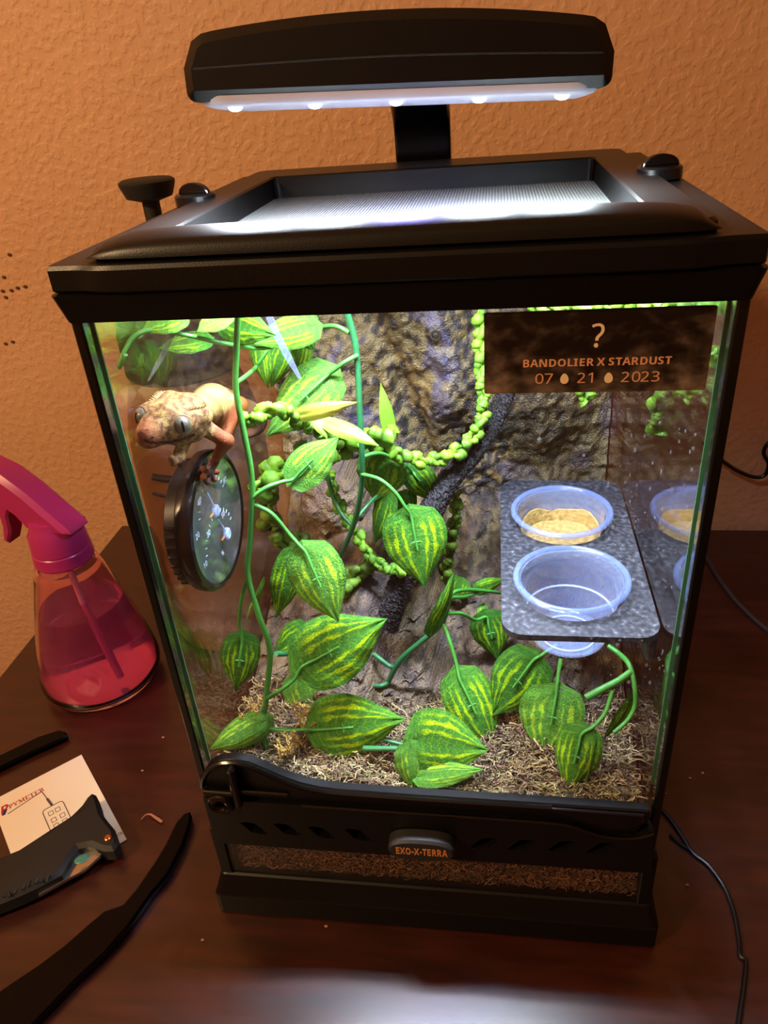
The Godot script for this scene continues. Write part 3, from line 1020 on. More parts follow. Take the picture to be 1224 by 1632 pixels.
# ---------------------------------------------------------------- feeding ledge and cups
func feeding() -> void:
	var y1 := 0.1700
	var t := thing("feeding_ledge", "grey speckled feeding ledge held to the right pane with two cup holes", "ledge", Vector3(0.065, 0.1655, 0.018))
	var slab := CSGPolygon3D.new()
	slab.name = "shelf_plate"
	var o := PackedVector2Array()
	for p in rrect(0.0340, 0.0955, -0.0455, 0.0830, 0.009, 5): o.append(Vector2(p.x, -p.y))
	if not Geometry2D.is_polygon_clockwise(o): o.reverse()
	slab.polygon = o
	slab.depth = 0.0028
	slab.rotation = Vector3(-PI / 2, 0, 0)
	slab.position = Vector3(0, y1 - 0.0028, 0) - t.position
	t.add_child(slab)
	var stone := tri_map(mat(Color.WHITE, 0.42), Vector3.ONE * 12.0)
	stone.albedo_texture = noise_tex(noise(0.05, 5, 91), 512, [[0.25, Color(0.11, 0.115, 0.13)], [0.55, Color(0.19, 0.20, 0.225)], [0.76, Color(0.25, 0.26, 0.29)], [0.92, Color(0.44, 0.45, 0.48)]])
	slab.material = stone
	var cups := [Vector3(0.0632, y1, -0.0045), Vector3(0.0632, y1, 0.0515)]
	for c in cups:
		var h := CSGCylinder3D.new()
		h.name = "cup_hole"
		h.radius = 0.0222
		h.height = 0.03
		h.sides = 40
		h.rotation = Vector3(PI / 2, 0, 0)
		h.position = Vector3(c.x, -c.z, 0.0)
		h.operation = CSGShape3D.OPERATION_SUBTRACTION
		h.material = stone
		slab.add_child(h, true)
	part(t, "magnet_plate", bx(Vector3(0.0938, y1 - 0.0135, 0.019), Vector3(0.0038, 0.0180, 0.110), 0.001), stone)
	var clear := glass(0.10, Color(0.72, 0.80, 1.0), 0.08)
	var cup_label := ["small clear plastic cup of yellow food in the rear hole of the ledge", "small clear empty plastic cup in the front hole of the ledge"]
	for k in 2:
		var c: Vector3 = cups[k]
		var cu := thing("food_cup", cup_label[k], "cup", c + Vector3(0, -0.0280, 0), "cups in the feeding ledge")
		var X := Transform3D(Basis(), c)
		var g := Geo.new()
		g.lathe([Vector2(0, -0.0280), Vector2(0.0152, -0.0280), Vector2(0.0162, -0.0272), Vector2(0.0182, -0.0150), Vector2(0.0190, -0.0148), Vector2(0.0212, -0.0005), Vector2(0.0216, 0.0022), Vector2(0.0210, 0.0022), Vector2(0.0206, -0.0005), Vector2(0.0184, -0.0144), Vector2(0.0176, -0.0146), Vector2(0.0156, -0.0268), Vector2(0.0146, -0.0274), Vector2(0, -0.0274)], X, 48)
		part(cu, "cup_body", g, clear, 35.0)
		g = Geo.new()
		g.torus(c + Vector3(0, 0.0026, 0), 0.0230, 0.0014, Basis(), 56, 10)
		part(cu, "rim", g, glass(0.28, Color(0.45, 0.54, 0.76), 0.12))
		g = Geo.new()
		g.torus(c + Vector3(0, -0.0270, 0), 0.0120, 0.0004, Basis(), 40, 6)
		g.torus(c + Vector3(0, -0.0147, 0), 0.0186, 0.0004, Basis(), 40, 6)
		part(cu, "moulded_ring", g, glass(0.4, Color(0.75, 0.82, 1.0), 0.12))
	# food: a pool with a smear up the wall
	var c0: Vector3 = cups[0]
	var g := Geo.new()
	var nn := noise(0.35, 3, 95)
	var rs := []
	for e in [[0.0, -0.0268, 0.0], [0.0152, -0.0268, 0.0], [0.0172, -0.0150, 0.0], [0.0186, -0.0100, 1.0], [0.0192, -0.0062, 1.6], [0.0183, -0.0066, 1.2], [0.0166, -0.0124, 0.4], [0.0120, -0.0136, 0.15], [0.0, -0.0140, 0.0]]:
		var r := []
		for i in 48:
			var a := TAU * i / 48
			var up: float = e[2] * (0.0012 * nn.get_noise_2d(cos(a) * 3.0, sin(a) * 3.0) * 2.0 + (0.0 if sin(a) < 0.0 else -0.0012))
			r.append(c0 + Vector3(maxf(e[0], 0.00001) * cos(a), e[1] + up, maxf(e[0], 0.00001) * sin(a)))
		rs.append(r)
	g.rings(rs)
	var food := tri_map(mat(Color.WHITE, 0.4), Vector3.ONE * 20.0)
	food.albedo_texture = noise_tex(noise(0.06, 4, 96), 256, [[0.25, Color(0.48, 0.39, 0.20)], [0.7, Color(0.61, 0.52, 0.31)]])
	food.heightmap_enabled = true
	food.heightmap_texture = noise_tex(noise(0.07, 4, 97), 256)
	food.heightmap_scale = 0.06
	solo("fruit_paste", g, food, "yellow brown fruit paste smeared up the inside of the rear cup", "food", "", 50.0)
	# splashes left on the right-hand glass
	var rng := RandomNumberGenerator.new()
	rng.seed = 12
	g = Geo.new()
	for k in 90:
		var r := rng.randf_range(0.0002, 0.0006)
		g.ball(Vector3(0.0958, rng.randf_range(0.105, 0.27), rng.randf_range(-0.08, 0.09)), Vector3(0.0002, r * rng.randf_range(1.0, 2.2), r), 6)
	for k in 70:
		var r := rng.randf_range(0.0002, 0.0006)
		g.ball(Vector3(0.094 - absf(rng.randfn(0.0, 0.03)), rng.randf_range(0.10, 0.26), 0.0960), Vector3(r, r * rng.randf_range(1.0, 2.0), 0.00015), 6)
	solo("dried_splashes", g, glass(0.2, Color(0.6, 0.62, 0.65), 0.2), "tiny dried whitish splashes on the right hand glass beside the ledge", "splashes", "", 50.0).set_meta("kind", "stuff")

# ---------------------------------------------------------------- branch and bendable vines
func rope(called: String, p: Array, r: float, sd: int, m: Material, label: String, lump := 0.3) -> void:   # two knobbly strands twisted round each other
	var n := noise(0.9, 2, sd)
	var q := spline(p, 7)
	var long := 0.0
	for i in range(1, q.size()): long += (q[i] - q[i - 1]).length()
	var even := []
	var cv := Curve3D.new()
	cv.bake_interval = 0.0006
	for e in q: cv.add_point(e)
	var steps := maxi(12, int(long / (r * 0.2)))
	for k in steps + 1: even.append(cv.sample_baked(cv.get_baked_length() * k / steps))
	var t := thing(called, label, "vine", even[0])
	for s in 2:
		var line := []
		var rad := []
		for k in even.size():
			var d: Vector3 = (even[mini(k + 1, steps)] - even[maxi(k - 1, 0)]).normalized()
			var up := d.cross(Vector3(0.2, 0.1, 1.0)).normalized()
			var sdv := d.cross(up)
			var a := k * 0.17 + PI * s
			var w := n.get_noise_2d(k * 0.2, s * 50.0)
			line.append(even[k] + (up * cos(a) + sdv * sin(a)) * r * (0.58 + 0.4 * w))
			rad.append(r * (0.66 + lump * sin(k * 0.52 + s * 2.0) * 0.75 + lump * 1.3 * w))
		rad[0] *= 0.5; rad[rad.size() - 1] *= 0.5
		var g := Geo.new()
		g.tube(line, rad, 10)
		part(t, "strand", g, m, 70.0)

func branch_and_vines() -> void:
	var g := Geo.new()
	var rng := RandomNumberGenerator.new()
	rng.seed = 3
	var p := spline([Vector3(0.0382, 0.2214, -0.045), Vector3(0.033, 0.2117, -0.04), Vector3(0.0237, 0.1974, -0.03), Vector3(0.008, 0.1813, -0.02), Vector3(-0.0034, 0.1618, -0.012), Vector3(-0.0138, 0.1385, -0.006), Vector3(-0.0217, 0.1182, 0), Vector3(-0.0278, 0.0999, 0.004), Vector3(-0.0348, 0.0786, 0.008), Vector3(-0.0408, 0.0662, 0.01)], 30)
	var n := noise(1.0, 2, 102)
	var rs := []
	for k in p.size():
		var d: Vector3 = (p[mini(k + 1, p.size() - 1)] - p[maxi(k - 1, 0)]).normalized()
		var s := d.cross(Vector3.BACK).normalized()
		var u := s.cross(d)
		var ring := []
		for i in 44:
			var a := TAU * i / 44
			var r := lerpf(0.0042, 0.0062, minf(1.0, k / 110.0))
			var q: Vector3 = (s * cos(a) + u * sin(a)) * r + p[k]
			ring.append(p[k] + (q - p[k]) * (1.0 + 0.20 * n.get_noise_3dv(q * 1000.0) + rng.randf_range(-0.07, 0.07)))
		rs.append(ring)
	g.rings(rs)
	var st := mat(Color(0.13, 0.125, 0.13), 0.5)
	tri_map(st, Vector3.ONE * 30.0)
	st.heightmap_enabled = true
	st.heightmap_texture = noise_tex(noise(0.09, 3, 101, FastNoiseLite.TYPE_CELLULAR), 512)
	st.heightmap_scale = 0.14
	solo("bendable_branch", g, st, "rough grainy black bendable branch running diagonally through the middle of the tank", "branch", "", 60.0)
	rope("twisted_vine", [Vector3(-0.0704, 0.2431, 0.045), Vector3(-0.0668, 0.244, 0.042), Vector3(-0.0615, 0.2455, 0.04), Vector3(-0.0569, 0.2446, 0.036), Vector3(-0.0542, 0.2389, 0.03), Vector3(-0.0506, 0.2306, 0.02), Vector3(-0.0457, 0.2202, 0.008), Vector3(-0.036, 0.2125, 0), Vector3(-0.0247, 0.2099, -0.004), Vector3(-0.0163, 0.2035, -0.006), Vector3(-0.007, 0.1984, -0.008), Vector3(0.0027, 0.1963, -0.012), Vector3(0.0117, 0.1984, -0.016), Vector3(0.0193, 0.2032, -0.02), Vector3(0.0241, 0.212, -0.024), Vector3(0.0259, 0.2202, -0.028), Vector3(0.0241, 0.2333, -0.036), Vector3(0.024, 0.2464, -0.044), Vector3(0.0243, 0.2585, -0.05)], 0.0029, 1, M.rope, "bright green twisted vine looping from the gecko past the black branch")
	rope("twisted_vine", [Vector3(-0.0772, 0.2014, 0.03), Vector3(-0.0729, 0.2057, 0.026), Vector3(-0.0667, 0.2083, 0.02), Vector3(-0.0596, 0.2085, 0.012), Vector3(-0.0508, 0.208, 0.004), Vector3(-0.0413, 0.2077, -0.002), Vector3(-0.0312, 0.209, -0.006), Vector3(-0.0212, 0.2122, -0.006), Vector3(-0.0156, 0.2147, -0.006)], 0.0045, 2, M.rope, "thick knobbly green vine level below the bright twisted one, starting at the gauge", 0.36)
	rope("twisted_vine", [Vector3(-0.0771, 0.1925, 0.004), Vector3(-0.0827, 0.1796, 0), Vector3(-0.0841, 0.1642, -0.004), Vector3(-0.0789, 0.1526, -0.006), Vector3(-0.0746, 0.1461, -0.01), Vector3(-0.0725, 0.1511, -0.016)], 0.0040, 3, M.rope_old, "olive twisted vine curling round the left side of the round rock")
	rope("twisted_vine", [Vector3(-0.0536, 0.1862, -0.02), Vector3(-0.0505, 0.1743, -0.016), Vector3(-0.0453, 0.1623, -0.012), Vector3(-0.038, 0.1518, -0.008), Vector3(-0.033, 0.1443, -0.004), Vector3(-0.0254, 0.1416, 0), Vector3(-0.0158, 0.1415, 0.004), Vector3(-0.0115, 0.1456, 0.006)], 0.0026, 4, M.rope, "thin green twisted vine ending below the large hanging leaf")
	rope("twisted_vine", [Vector3(-0.052, 0.1216, 0), Vector3(-0.0443, 0.1304, -0.004), Vector3(-0.036, 0.1355, -0.008), Vector3(-0.0296, 0.137, -0.012)], 0.0042, 5, M.rope_old, "short dark green twisted vine piece lower left of the large hanging leaf")
	rope("twisted_vine", [Vector3(0.0094, 0.1684, -0.03), Vector3(0.0107, 0.1577, -0.032), Vector3(0.0094, 0.1466, -0.034), Vector3(0.0069, 0.1331, -0.036), Vector3(0.0043, 0.116, -0.036), Vector3(0.0016, 0.1064, -0.034)], 0.0028, 6, M.rope_old, "dim twisted vine hanging behind the right edge of the large hanging leaf")
	rope("twisted_vine", [Vector3(0.0471, 0.267, -0.02), Vector3(0.0555, 0.2736, 0), Vector3(0.0655, 0.277, 0.012), Vector3(0.0752, 0.2786, 0.02), Vector3(0.0862, 0.2801, 0.03), Vector3(0.0948, 0.2844, 0.045), Vector3(0.1015, 0.2873, 0.055), Vector3(0.1041, 0.291, 0.066)], 0.0028, 7, M.rope, "bright twisted vine lying along the top behind the name card")
	rope("twisted_vine", [Vector3(0.1028, 0.2514, -0.004), Vector3(0.103, 0.2395, -0.006), Vector3(0.1028, 0.2299, -0.008), Vector3(0.1031, 0.2201, -0.01), Vector3(0.1052, 0.2092, -0.012)], 0.0034, 8, M.rope, "bright twisted vine end hanging below the right part of the name card")
	rope("twisted_vine", [Vector3(0.0645, 0.2437, -0.03), Vector3(0.0681, 0.2313, -0.03), Vector3(0.0711, 0.2251, -0.028), Vector3(0.075, 0.2201, -0.026)], 0.0034, 9, M.rope, "short vine tip peeping out under the middle of the name card")
	rope("twisted_vine", [Vector3(0.092, 0.2808, 0.086), Vector3(0.0958, 0.28, 0.086), Vector3(0.0998, 0.2798, 0.086)], 0.0022, 10, M.rope, "small vine stub by the right glass edge beside the name card")
	# clear cable ties that hold the vines to the lid
	var tie := glass(0.30, Color(0.42, 0.46, 0.54), 0.2)
	var i := 0
	for q in [[Vector3(-0.0584, 0.2852, 0.03), Vector3(-0.0549, 0.2759, 0.033), Vector3(-0.0507, 0.2676, 0.036), Vector3(-0.0457, 0.2595, 0.04)], [Vector3(-0.089, 0.2853, 0.04), Vector3(-0.0937, 0.2783, 0.045), Vector3(-0.0977, 0.2713, 0.05), Vector3(-0.1015, 0.2654, 0.055)]]:
		g = Geo.new()
		var rr := []
		for k in q.size():
			var w := Vector3(0.0014, 0.0002, 0.0) * (1.0 if k < 3 else 0.35)
			rr.append([q[k] - w, q[k] + w * 1.0 + Vector3(0, 0.0002, 0), q[k] + w + Vector3(0, 0, 0.0009), q[k] - w + Vector3(0, 0, 0.0009)])
		g.rings(rr)
		solo("cable_tie", g, tie, ["clear cable tie hanging from the lid beside the upper heart leaf", "clear cable tie hanging above the gecko near the left pane"][i], "cable tie", "cable ties")
		i += 1

# ---------------------------------------------------------------- plants
func leaf_geo(base: Vector3, tip: Vector3, width: float, roll: float, curl: float) -> Geo:
	var g := Geo.new()
	var ax := tip - base
	var L := ax.length()
	var a := ax / L
	var side := a.cross(Vector3(0.05, 0.60, 0.80)).normalized().rotated(a, roll)
	var n := side.cross(a)
	var nv := 14
	var nu := 10
	var P := []
	var rng := RandomNumberGenerator.new()
	rng.seed = int(base.x * 99991.0) ^ int(tip.y * 77773.0)
	var ph := rng.randf() * TAU
	for j in nv + 1:
		var v := float(j) / nv
		var row := []
		var hw := 0.5 * width * pow(maxf(0.0, sin(PI * pow(v, 0.60))), lerpf(0.55, 1.12, v))
		if j == 0: hw = 0.0
		for i in nu + 1:
			var u := float(i) / nu * 2.0 - 1.0
			var al := v * L - 0.16 * L * absf(u) * pow(1.0 - v, 5.0)
			var lift := -curl * width * 0.5 * u * u * sin(PI * clampf(v * 0.9 + 0.1, 0.0, 1.0)) + 0.10 * L * sin(PI * v) * (0.4 + curl) + 0.016 * width * sin(v * 26.0 - absf(u) * 5.0) * absf(u) + 0.030 * width * sin(v * 7.0 + ph) * u * absf(u) - 0.03 * width * exp(-u * u * 30.0)
			row.append(base + a * al + side * hw * u + n * lift)
		P.append(row)
	for j in nv:
		for i in nu:
			var A := Vector2(float(i) / nu, float(j) / nv)
			var D := Vector2(1.0 / nu, 1.0 / nv)
			g.tri(P[j][i], P[j + 1][i], P[j + 1][i + 1], A, A + Vector2(0, D.y), A + D)
			g.tri(P[j][i], P[j + 1][i + 1], P[j][i + 1], A, A + D, A + Vector2(D.x, 0))
	return g

func leaf(p: Node3D, q: Array, kind: int, stalk := [], m: Material = null) -> void:
	var o := part(p, "leaf", leaf_geo(q[0], q[1], q[2], q[3], q[4]), m if m else M.leaves[kind], 80.0)
	if stalk.size():
		var a: Vector3 = (q[1] - q[0])
		var side := a.normalized().cross(Vector3(0.05, 0.60, 0.80)).normalized().rotated(a.normalized(), q[3])
		var n := side.cross(a.normalized())
		var pts: Array = stalk.duplicate()
		pts.append(q[0] + n * 0.0012)
		for f in [0.2, 0.45]: pts.append(q[0] + a * f + n * (0.0010 + 0.10 * a.length() * sin(PI * f) * (0.4 + q[4])))
		pts = spline(pts, 6)
		var g := Geo.new()
		g.tube(pts, taper(pts.size(), 0.00105, 0.00055), 8)
		var e: Vector3 = pts[pts.size() - 4]   # the little barbs that clip the stalk to the leaf
		g.tube([e + side * 0.0022 + n * 0.0006, e, e - side * 0.0022 + n * 0.0006], [0.0002, 0.0005, 0.0002], 6)
		part(o, "stalk", g, M.stem, 60.0)

func stem(p: Node3D, pts: Array, r0: float, r1: float, m: Material = null) -> void:
	var q := spline(pts, 7)
	var g := Geo.new()
	g.tube(q, taper(q.size(), r0, r1), 9)
	part(p, "stem", g, m if m else M.stem, 60.0)

func plants() -> void:
	# the long stem that crosses in front of the gauge
	var a := thing("artificial_vine", "plastic vine with a long pale stem running down beside the dial gauge", "vine", Vector3(-0.065, 0.0685, 0.075))
	stem(a, [Vector3(-0.0626, 0.2891, 0.052), Vector3(-0.0656, 0.2749, 0.052), Vector3(-0.0677, 0.2607, 0.054), Vector3(-0.0669, 0.2444, 0.056), Vector3(-0.066, 0.2274, 0.058), Vector3(-0.0671, 0.214, 0.06), Vector3(-0.0702, 0.197, 0.062), Vector3(-0.0734, 0.1807, 0.064), Vector3(-0.0713, 0.1603, 0.066), Vector3(-0.0688, 0.1416, 0.067), Vector3(-0.0731, 0.1176, 0.07), Vector3(-0.0773, 0.0971, 0.072), Vector3(-0.0754, 0.0835, 0.075), Vector3(-0.0666, 0.0745, 0.078), Vector3(-0.0525, 0.0727, 0.08)], 0.0012, 0.0014)
	leaf(a, [Vector3(-0.0514, 0.2191, 0.05), Vector3(-0.0323, 0.2339, 0.04), 0.0171, 0.1, 0.25], 2, [Vector3(-0.0668, 0.2161, 0.06), Vector3(-0.0607, 0.2197, 0.058), Vector3(-0.0551, 0.2201, 0.054)])
	leaf(a, [Vector3(-0.0469, 0.191, 0.062), Vector3(-0.0347, 0.1605, 0.07), 0.0244, 0, 0.35], 2, [Vector3(-0.0673, 0.2131, 0.06), Vector3(-0.06, 0.2087, 0.06), Vector3(-0.0539, 0.199, 0.06), Vector3(-0.0492, 0.1941, 0.062)])
	leaf(a, [Vector3(-0.0559, 0.1813, 0.05), Vector3(-0.0673, 0.1508, 0.056), 0.0157, -0.5, 0.5], 0)
	leaf(a, [Vector3(-0.086, 0.1371, 0.055), Vector3(-0.0927, 0.1081, 0.06), 0.0186, -0.3, 0.3], 1, [Vector3(-0.0733, 0.1797, 0.064), Vector3(-0.0796, 0.1659, 0.06), Vector3(-0.0853, 0.1484, 0.056)])
	leaf(a, [Vector3(-0.0532, 0.1367, 0.072), Vector3(-0.0154, 0.1552, 0.06), 0.0321, 0.12, 0.25], 0, [Vector3(-0.0729, 0.1154, 0.071), Vector3(-0.0636, 0.1246, 0.074), Vector3(-0.0569, 0.131, 0.074)])
	leaf(a, [Vector3(-0.0508, 0.1, 0.074), Vector3(-0.0085, 0.1091, 0.074), 0.0300, 0.1, 0.3], 0, [Vector3(-0.0765, 0.0982, 0.073), Vector3(-0.0647, 0.1015, 0.077), Vector3(-0.0556, 0.1025, 0.077)])
	leaf(a, [Vector3(-0.0751, 0.1034, 0.074), Vector3(-0.1025, 0.0911, 0.082), 0.0154, -0.2, 0.5], 2)
	leaf(a, [Vector3(-0.0604, 0.1317, 0.04), Vector3(-0.0772, 0.1178, 0.044), 0.0147, 0.2, 0.2], 1)
	leaf(a, [Vector3(-0.0647, 0.1045, 0.045), Vector3(-0.0596, 0.0787, 0.05), 0.0209, -0.2, 0.2], 2)
	leaf(a, [Vector3(-0.0723, 0.168, 0.058), Vector3(-0.0824, 0.1427, 0.058), 0.0034, 1.1, 0.3], 1)
	leaf(a, [Vector3(-0.07, 0.1717, 0.056), Vector3(-0.0753, 0.1562, 0.054), 0.0034, 0.7, 0.3], 0)
	stem(a, [Vector3(-0.0651, 0.0769, 0.07), Vector3(-0.0516, 0.0781, 0.074), Vector3(-0.0392, 0.0813, 0.076), Vector3(-0.0346, 0.085, 0.076)], 0.0013, 0.0011, M.stem_deep)
	stem(a, [Vector3(-0.0369, 0.0832, 0.076), Vector3(-0.0344, 0.0802, 0.08), Vector3(-0.0269, 0.0804, 0.084)], 0.0012, 0.0012)
	stem(a, [Vector3(-0.0586, 0.0728, 0.076), Vector3(-0.06, 0.079, 0.066), Vector3(-0.0595, 0.0796, 0.05)], 0.0009, 0.0009, M.stem_deep)
	stem(a, [Vector3(-0.0682, 0.1347, 0.062), Vector3(-0.0627, 0.1262, 0.052), Vector3(-0.0556, 0.1196, 0.046)], 0.0014, 0.0012, M.stem_deep)
	stem(a, [Vector3(-0.0525, 0.0727, 0.08), Vector3(-0.0421, 0.073, 0.078), Vector3(-0.0325, 0.0758, 0.07), Vector3(-0.0188, 0.081, 0.066)], 0.0012, 0.0010)
	# the vine in the middle
	var b := thing("artificial_vine", "plastic vine hanging down the middle carrying the large striped heart leaf", "vine", Vector3(-0.053, 0.138, 0))
	stem(b, [Vector3(-0.031, 0.2754, 0.006), Vector3(-0.0287, 0.2626, 0.006), Vector3(-0.0283, 0.2477, 0.008), Vector3(-0.0286, 0.2338, 0.01), Vector3(-0.029, 0.2131, 0.012), Vector3(-0.0312, 0.194, 0.01), Vector3(-0.0363, 0.1743, 0.006), Vector3(-0.0442, 0.1551, 0.002), Vector3(-0.0543, 0.1357, -0.002)], 0.0015, 0.0012, M.stem_deep)
	stem(b, [Vector3(-0.031, 0.2668, 0.006), Vector3(-0.0369, 0.2691, 0.004), Vector3(-0.0448, 0.2676, 0), Vector3(-0.0546, 0.2638, -0.004), Vector3(-0.0664, 0.2588, -0.008)], 0.0011, 0.0008)
	leaf(b, [Vector3(-0.0409, 0.2493, 0.01), Vector3(-0.0697, 0.2257, 0.022), 0.0255, -0.1, 0.25], 2, [Vector3(-0.0277, 0.2573, 0.008), Vector3(-0.0333, 0.2555, 0.012), Vector3(-0.0377, 0.2522, 0.012)])
	leaf(b, [Vector3(-0.0232, 0.1976, -0.014), Vector3(-0.0299, 0.1741, -0.01), 0.0271, 0.1, 0.2], 2)
	leaf(b, [Vector3(-0.0072, 0.1839, 0.02), Vector3(-0.0015, 0.1505, 0.03), 0.0305, -0.05, 0.3], 0, [Vector3(-0.03, 0.2014, 0.012), Vector3(-0.0212, 0.2009, 0.016), Vector3(-0.0139, 0.1957, 0.019), Vector3(-0.0095, 0.1892, 0.021)])
	leaf(b, [Vector3(-0.0109, 0.1874, -0.02), Vector3(0.0031, 0.1707, -0.016), 0.0166, 0.3, 0.25], 1, [Vector3(-0.0293, 0.2095, 0.01), Vector3(-0.0223, 0.2084, 0.004), Vector3(-0.0154, 0.1978, -0.008)])
	leaf(b, [Vector3(-0.0226, 0.177, -0.01), Vector3(-0.0304, 0.1503, -0.008), 0.0148, 0.4, 0.4], 1)
	leaf(b, [Vector3(-0.014, 0.1721, -0.02), Vector3(-0.0213, 0.149, -0.02), 0.0145, -0.5, 0.4], 0)
	stem(b, [Vector3(-0.0364, 0.1732, 0.006), Vector3(-0.0313, 0.1776, 0), Vector3(-0.0276, 0.1788, -0.008)], 0.0009, 0.0008, M.stem_deep)
	stem(b, [Vector3(-0.0529, 0.1882, -0.014), Vector3(-0.0511, 0.1766, -0.012), Vector3(-0.0464, 0.1677, -0.008), Vector3(-0.0406, 0.1634, -0.004)], 0.0012, 0.0010, M.stem_deep)
	leaf(b, [Vector3(-0.0248, 0.1925, -0.05), Vector3(-0.029, 0.221, -0.056), 0.0080, 0.2, 0.2], 0, [], M.lime_leaf)
	# lance leaves on the twisted vine
	var y := thing("lance_leaf_sprig", "pair of pale yellow pointed leaves lying across the bright twisted vine", "leaves", Vector3(-0.0438, 0.239, 0.034))
	leaf(y, [Vector3(-0.0512, 0.2391, 0.03), Vector3(-0.0224, 0.2489, 0.04), 0.0072, 0.3, 0.35], 0, [], M.yellow_leaf)
	leaf(y, [Vector3(-0.0396, 0.2346, 0.028), Vector3(-0.016, 0.228, 0.038), 0.0079, -0.2, 0.3], 0, [], M.lime_leaf)
	leaf(y, [Vector3(-0.0444, 0.2367, 0.026), Vector3(-0.0395, 0.2288, 0.032), 0.0064, -0.2, 0.2], 0, [], M.lime_leaf)
	# leaves tucked under the lid
	var c := thing("artificial_vine", "plastic leaf cluster tucked under the lid in the upper left of the tank", "vine", Vector3(-0.0712, 0.2619, 0))
	stem(c, [Vector3(-0.1027, 0.2795, 0.066), Vector3(-0.1075, 0.2741, 0.064), Vector3(-0.1061, 0.2787, 0.06), Vector3(-0.103, 0.283, 0.055), Vector3(-0.0974, 0.2835, 0.05), Vector3(-0.0868, 0.2791, 0.044), Vector3(-0.0752, 0.2729, 0.036), Vector3(-0.0652, 0.2655, 0.02), Vector3(-0.0538, 0.2628, 0)], 0.0009, 0.0009)
	leaf(c, [Vector3(-0.0887, 0.2876, 0.042), Vector3(-0.1013, 0.2837, 0.052), 0.0148, 0.2, 0.2], 2)
	leaf(c, [Vector3(-0.0724, 0.2854, 0.036), Vector3(-0.0826, 0.2808, 0.046), 0.0121, 0.3, 0.25], 2)
	leaf(c, [Vector3(-0.0783, 0.2791, 0.026), Vector3(-0.0542, 0.2756, 0.036), 0.0155, 0.3, 0.2], 1)
	leaf(c, [Vector3(-0.0451, 0.2711, 0.01), Vector3(-0.0688, 0.2694, 0.026), 0.0147, -0.2, 0.25], 0)
	leaf(c, [Vector3(-0.0552, 0.274, 0), Vector3(-0.0479, 0.2582, 0.004), 0.0165, 0.2, 0.3], 1)
	leaf(c, [Vector3(-0.0743, 0.2605, 0), Vector3(-0.0703, 0.2419, 0.006), 0.0113, 0.4, 0.4], 1)
	leaf(c, [Vector3(-0.0623, 0.2603, -0.004), Vector3(-0.071, 0.2402, 0), 0.0131, -0.3, 0.4], 1)
	leaf(c, [Vector3(-0.0572, 0.2576, -0.012), Vector3(-0.0617, 0.2394, -0.008), 0.0134, 0.3, 0.3], 0)
	leaf(c, [Vector3(-0.0931, 0.2671, 0.01), Vector3(-0.1123, 0.2665, 0.02), 0.0125, 0.3, 0.2], 1)
	stem(c, [Vector3(-0.0678, 0.2625, 0.052), Vector3(-0.0669, 0.2613, 0.04), Vector3(-0.0691, 0.2581, 0.02), Vector3(-0.0672, 0.2608, 0.01)], 0.0009, 0.0008)
	# low plant in the centre, its stem forking beside the branch
	var d := thing("artificial_vine", "plastic plant with a forked stem growing between the branch and the ledge", "vine", Vector3(-0.0224, 0.0834, 0.035))
	stem(d, [Vector3(-0.0263, 0.0824, 0.036), Vector3(-0.0207, 0.0982, 0.036), Vector3(-0.0142, 0.111, 0.036), Vector3(-0.005, 0.1213, 0.036), Vector3(0.0033, 0.1298, 0.036), Vector3(0.0077, 0.1372, 0.036), Vector3(0.0096, 0.145, 0.034)], 0.0015, 0.0012, M.stem_deep)
	stem(d, [Vector3(-0.027, 0.0726, 0.026), Vector3(-0.0203, 0.0849, 0.024), Vector3(-0.0149, 0.0964, 0.022), Vector3(-0.0113, 0.1054, 0.02)], 0.0011, 0.0009, M.stem_deep)
	stem(d, [Vector3(-0.04, 0.0977, 0.04), Vector3(-0.0321, 0.0968, 0.04), Vector3(-0.0252, 0.0944, 0.038), Vector3(-0.0208, 0.0961, 0.036)], 0.0013, 0.0011, M.stem_deep)
	stem(d, [Vector3(-0.0291, 0.108, 0.03), Vector3(-0.0249, 0.107, 0.033), Vector3(-0.0204, 0.1049, 0.035), Vector3(-0.017, 0.1059, 0.036)], 0.0013, 0.0011, M.stem_deep)
	leaf(d, [Vector3(0.0023, 0.1314, 0.038), Vector3(0.0129, 0.1623, 0.034), 0.0117, 0.9, 0.5], 1)
	stem(d, [Vector3(0.0096, 0.145, 0.034), Vector3(0.0115, 0.1446, 0.026), Vector3(0.0179, 0.1377, 0.014), Vector3(0.027, 0.1298, 0.004), Vector3(0.0351, 0.1228, -0.004)], 0.0011, 0.0009)
	stem(d, [Vector3(0.0105, 0.1449, 0.03), Vector3(0.0165, 0.1364, 0.018), Vector3(0.023, 0.1304, 0.006)], 0.0011, 0.0009)
	leaf(d, [Vector3(0.0222, 0.129, 0.002), Vector3(0.0369, 0.1321, -0.004), 0.0091, 0.5, 0.3], 0)
	leaf(d, [Vector3(0.0271, 0.1215, 0.014), Vector3(0.0335, 0.098, 0.02), 0.0198, 0.1, 0.3], 1, [Vector3(0.0078, 0.1398, 0.036), Vector3(0.0154, 0.1353, 0.03), Vector3(0.0219, 0.1237, 0.02)])
	leaf(d, [Vector3(0.0149, 0.1129, 0.05), Vector3(0.0317, 0.0812, 0.066), 0.0249, 0, 0.3], 0, [Vector3(0.007, 0.1345, 0.036), Vector3(0.0107, 0.127, 0.042), Vector3(0.0137, 0.118, 0.047)])
	leaf(d, [Vector3(0.0254, 0.1174, 0), Vector3(0.0238, 0.1118, 0.006), 0.0059, 0.3, 0.3], 2)
	leaf(d, [Vector3(0.0132, 0.1189, -0.02), Vector3(0.0078, 0.1075, -0.018), 0.0138, 0.1, 0.3], 0)
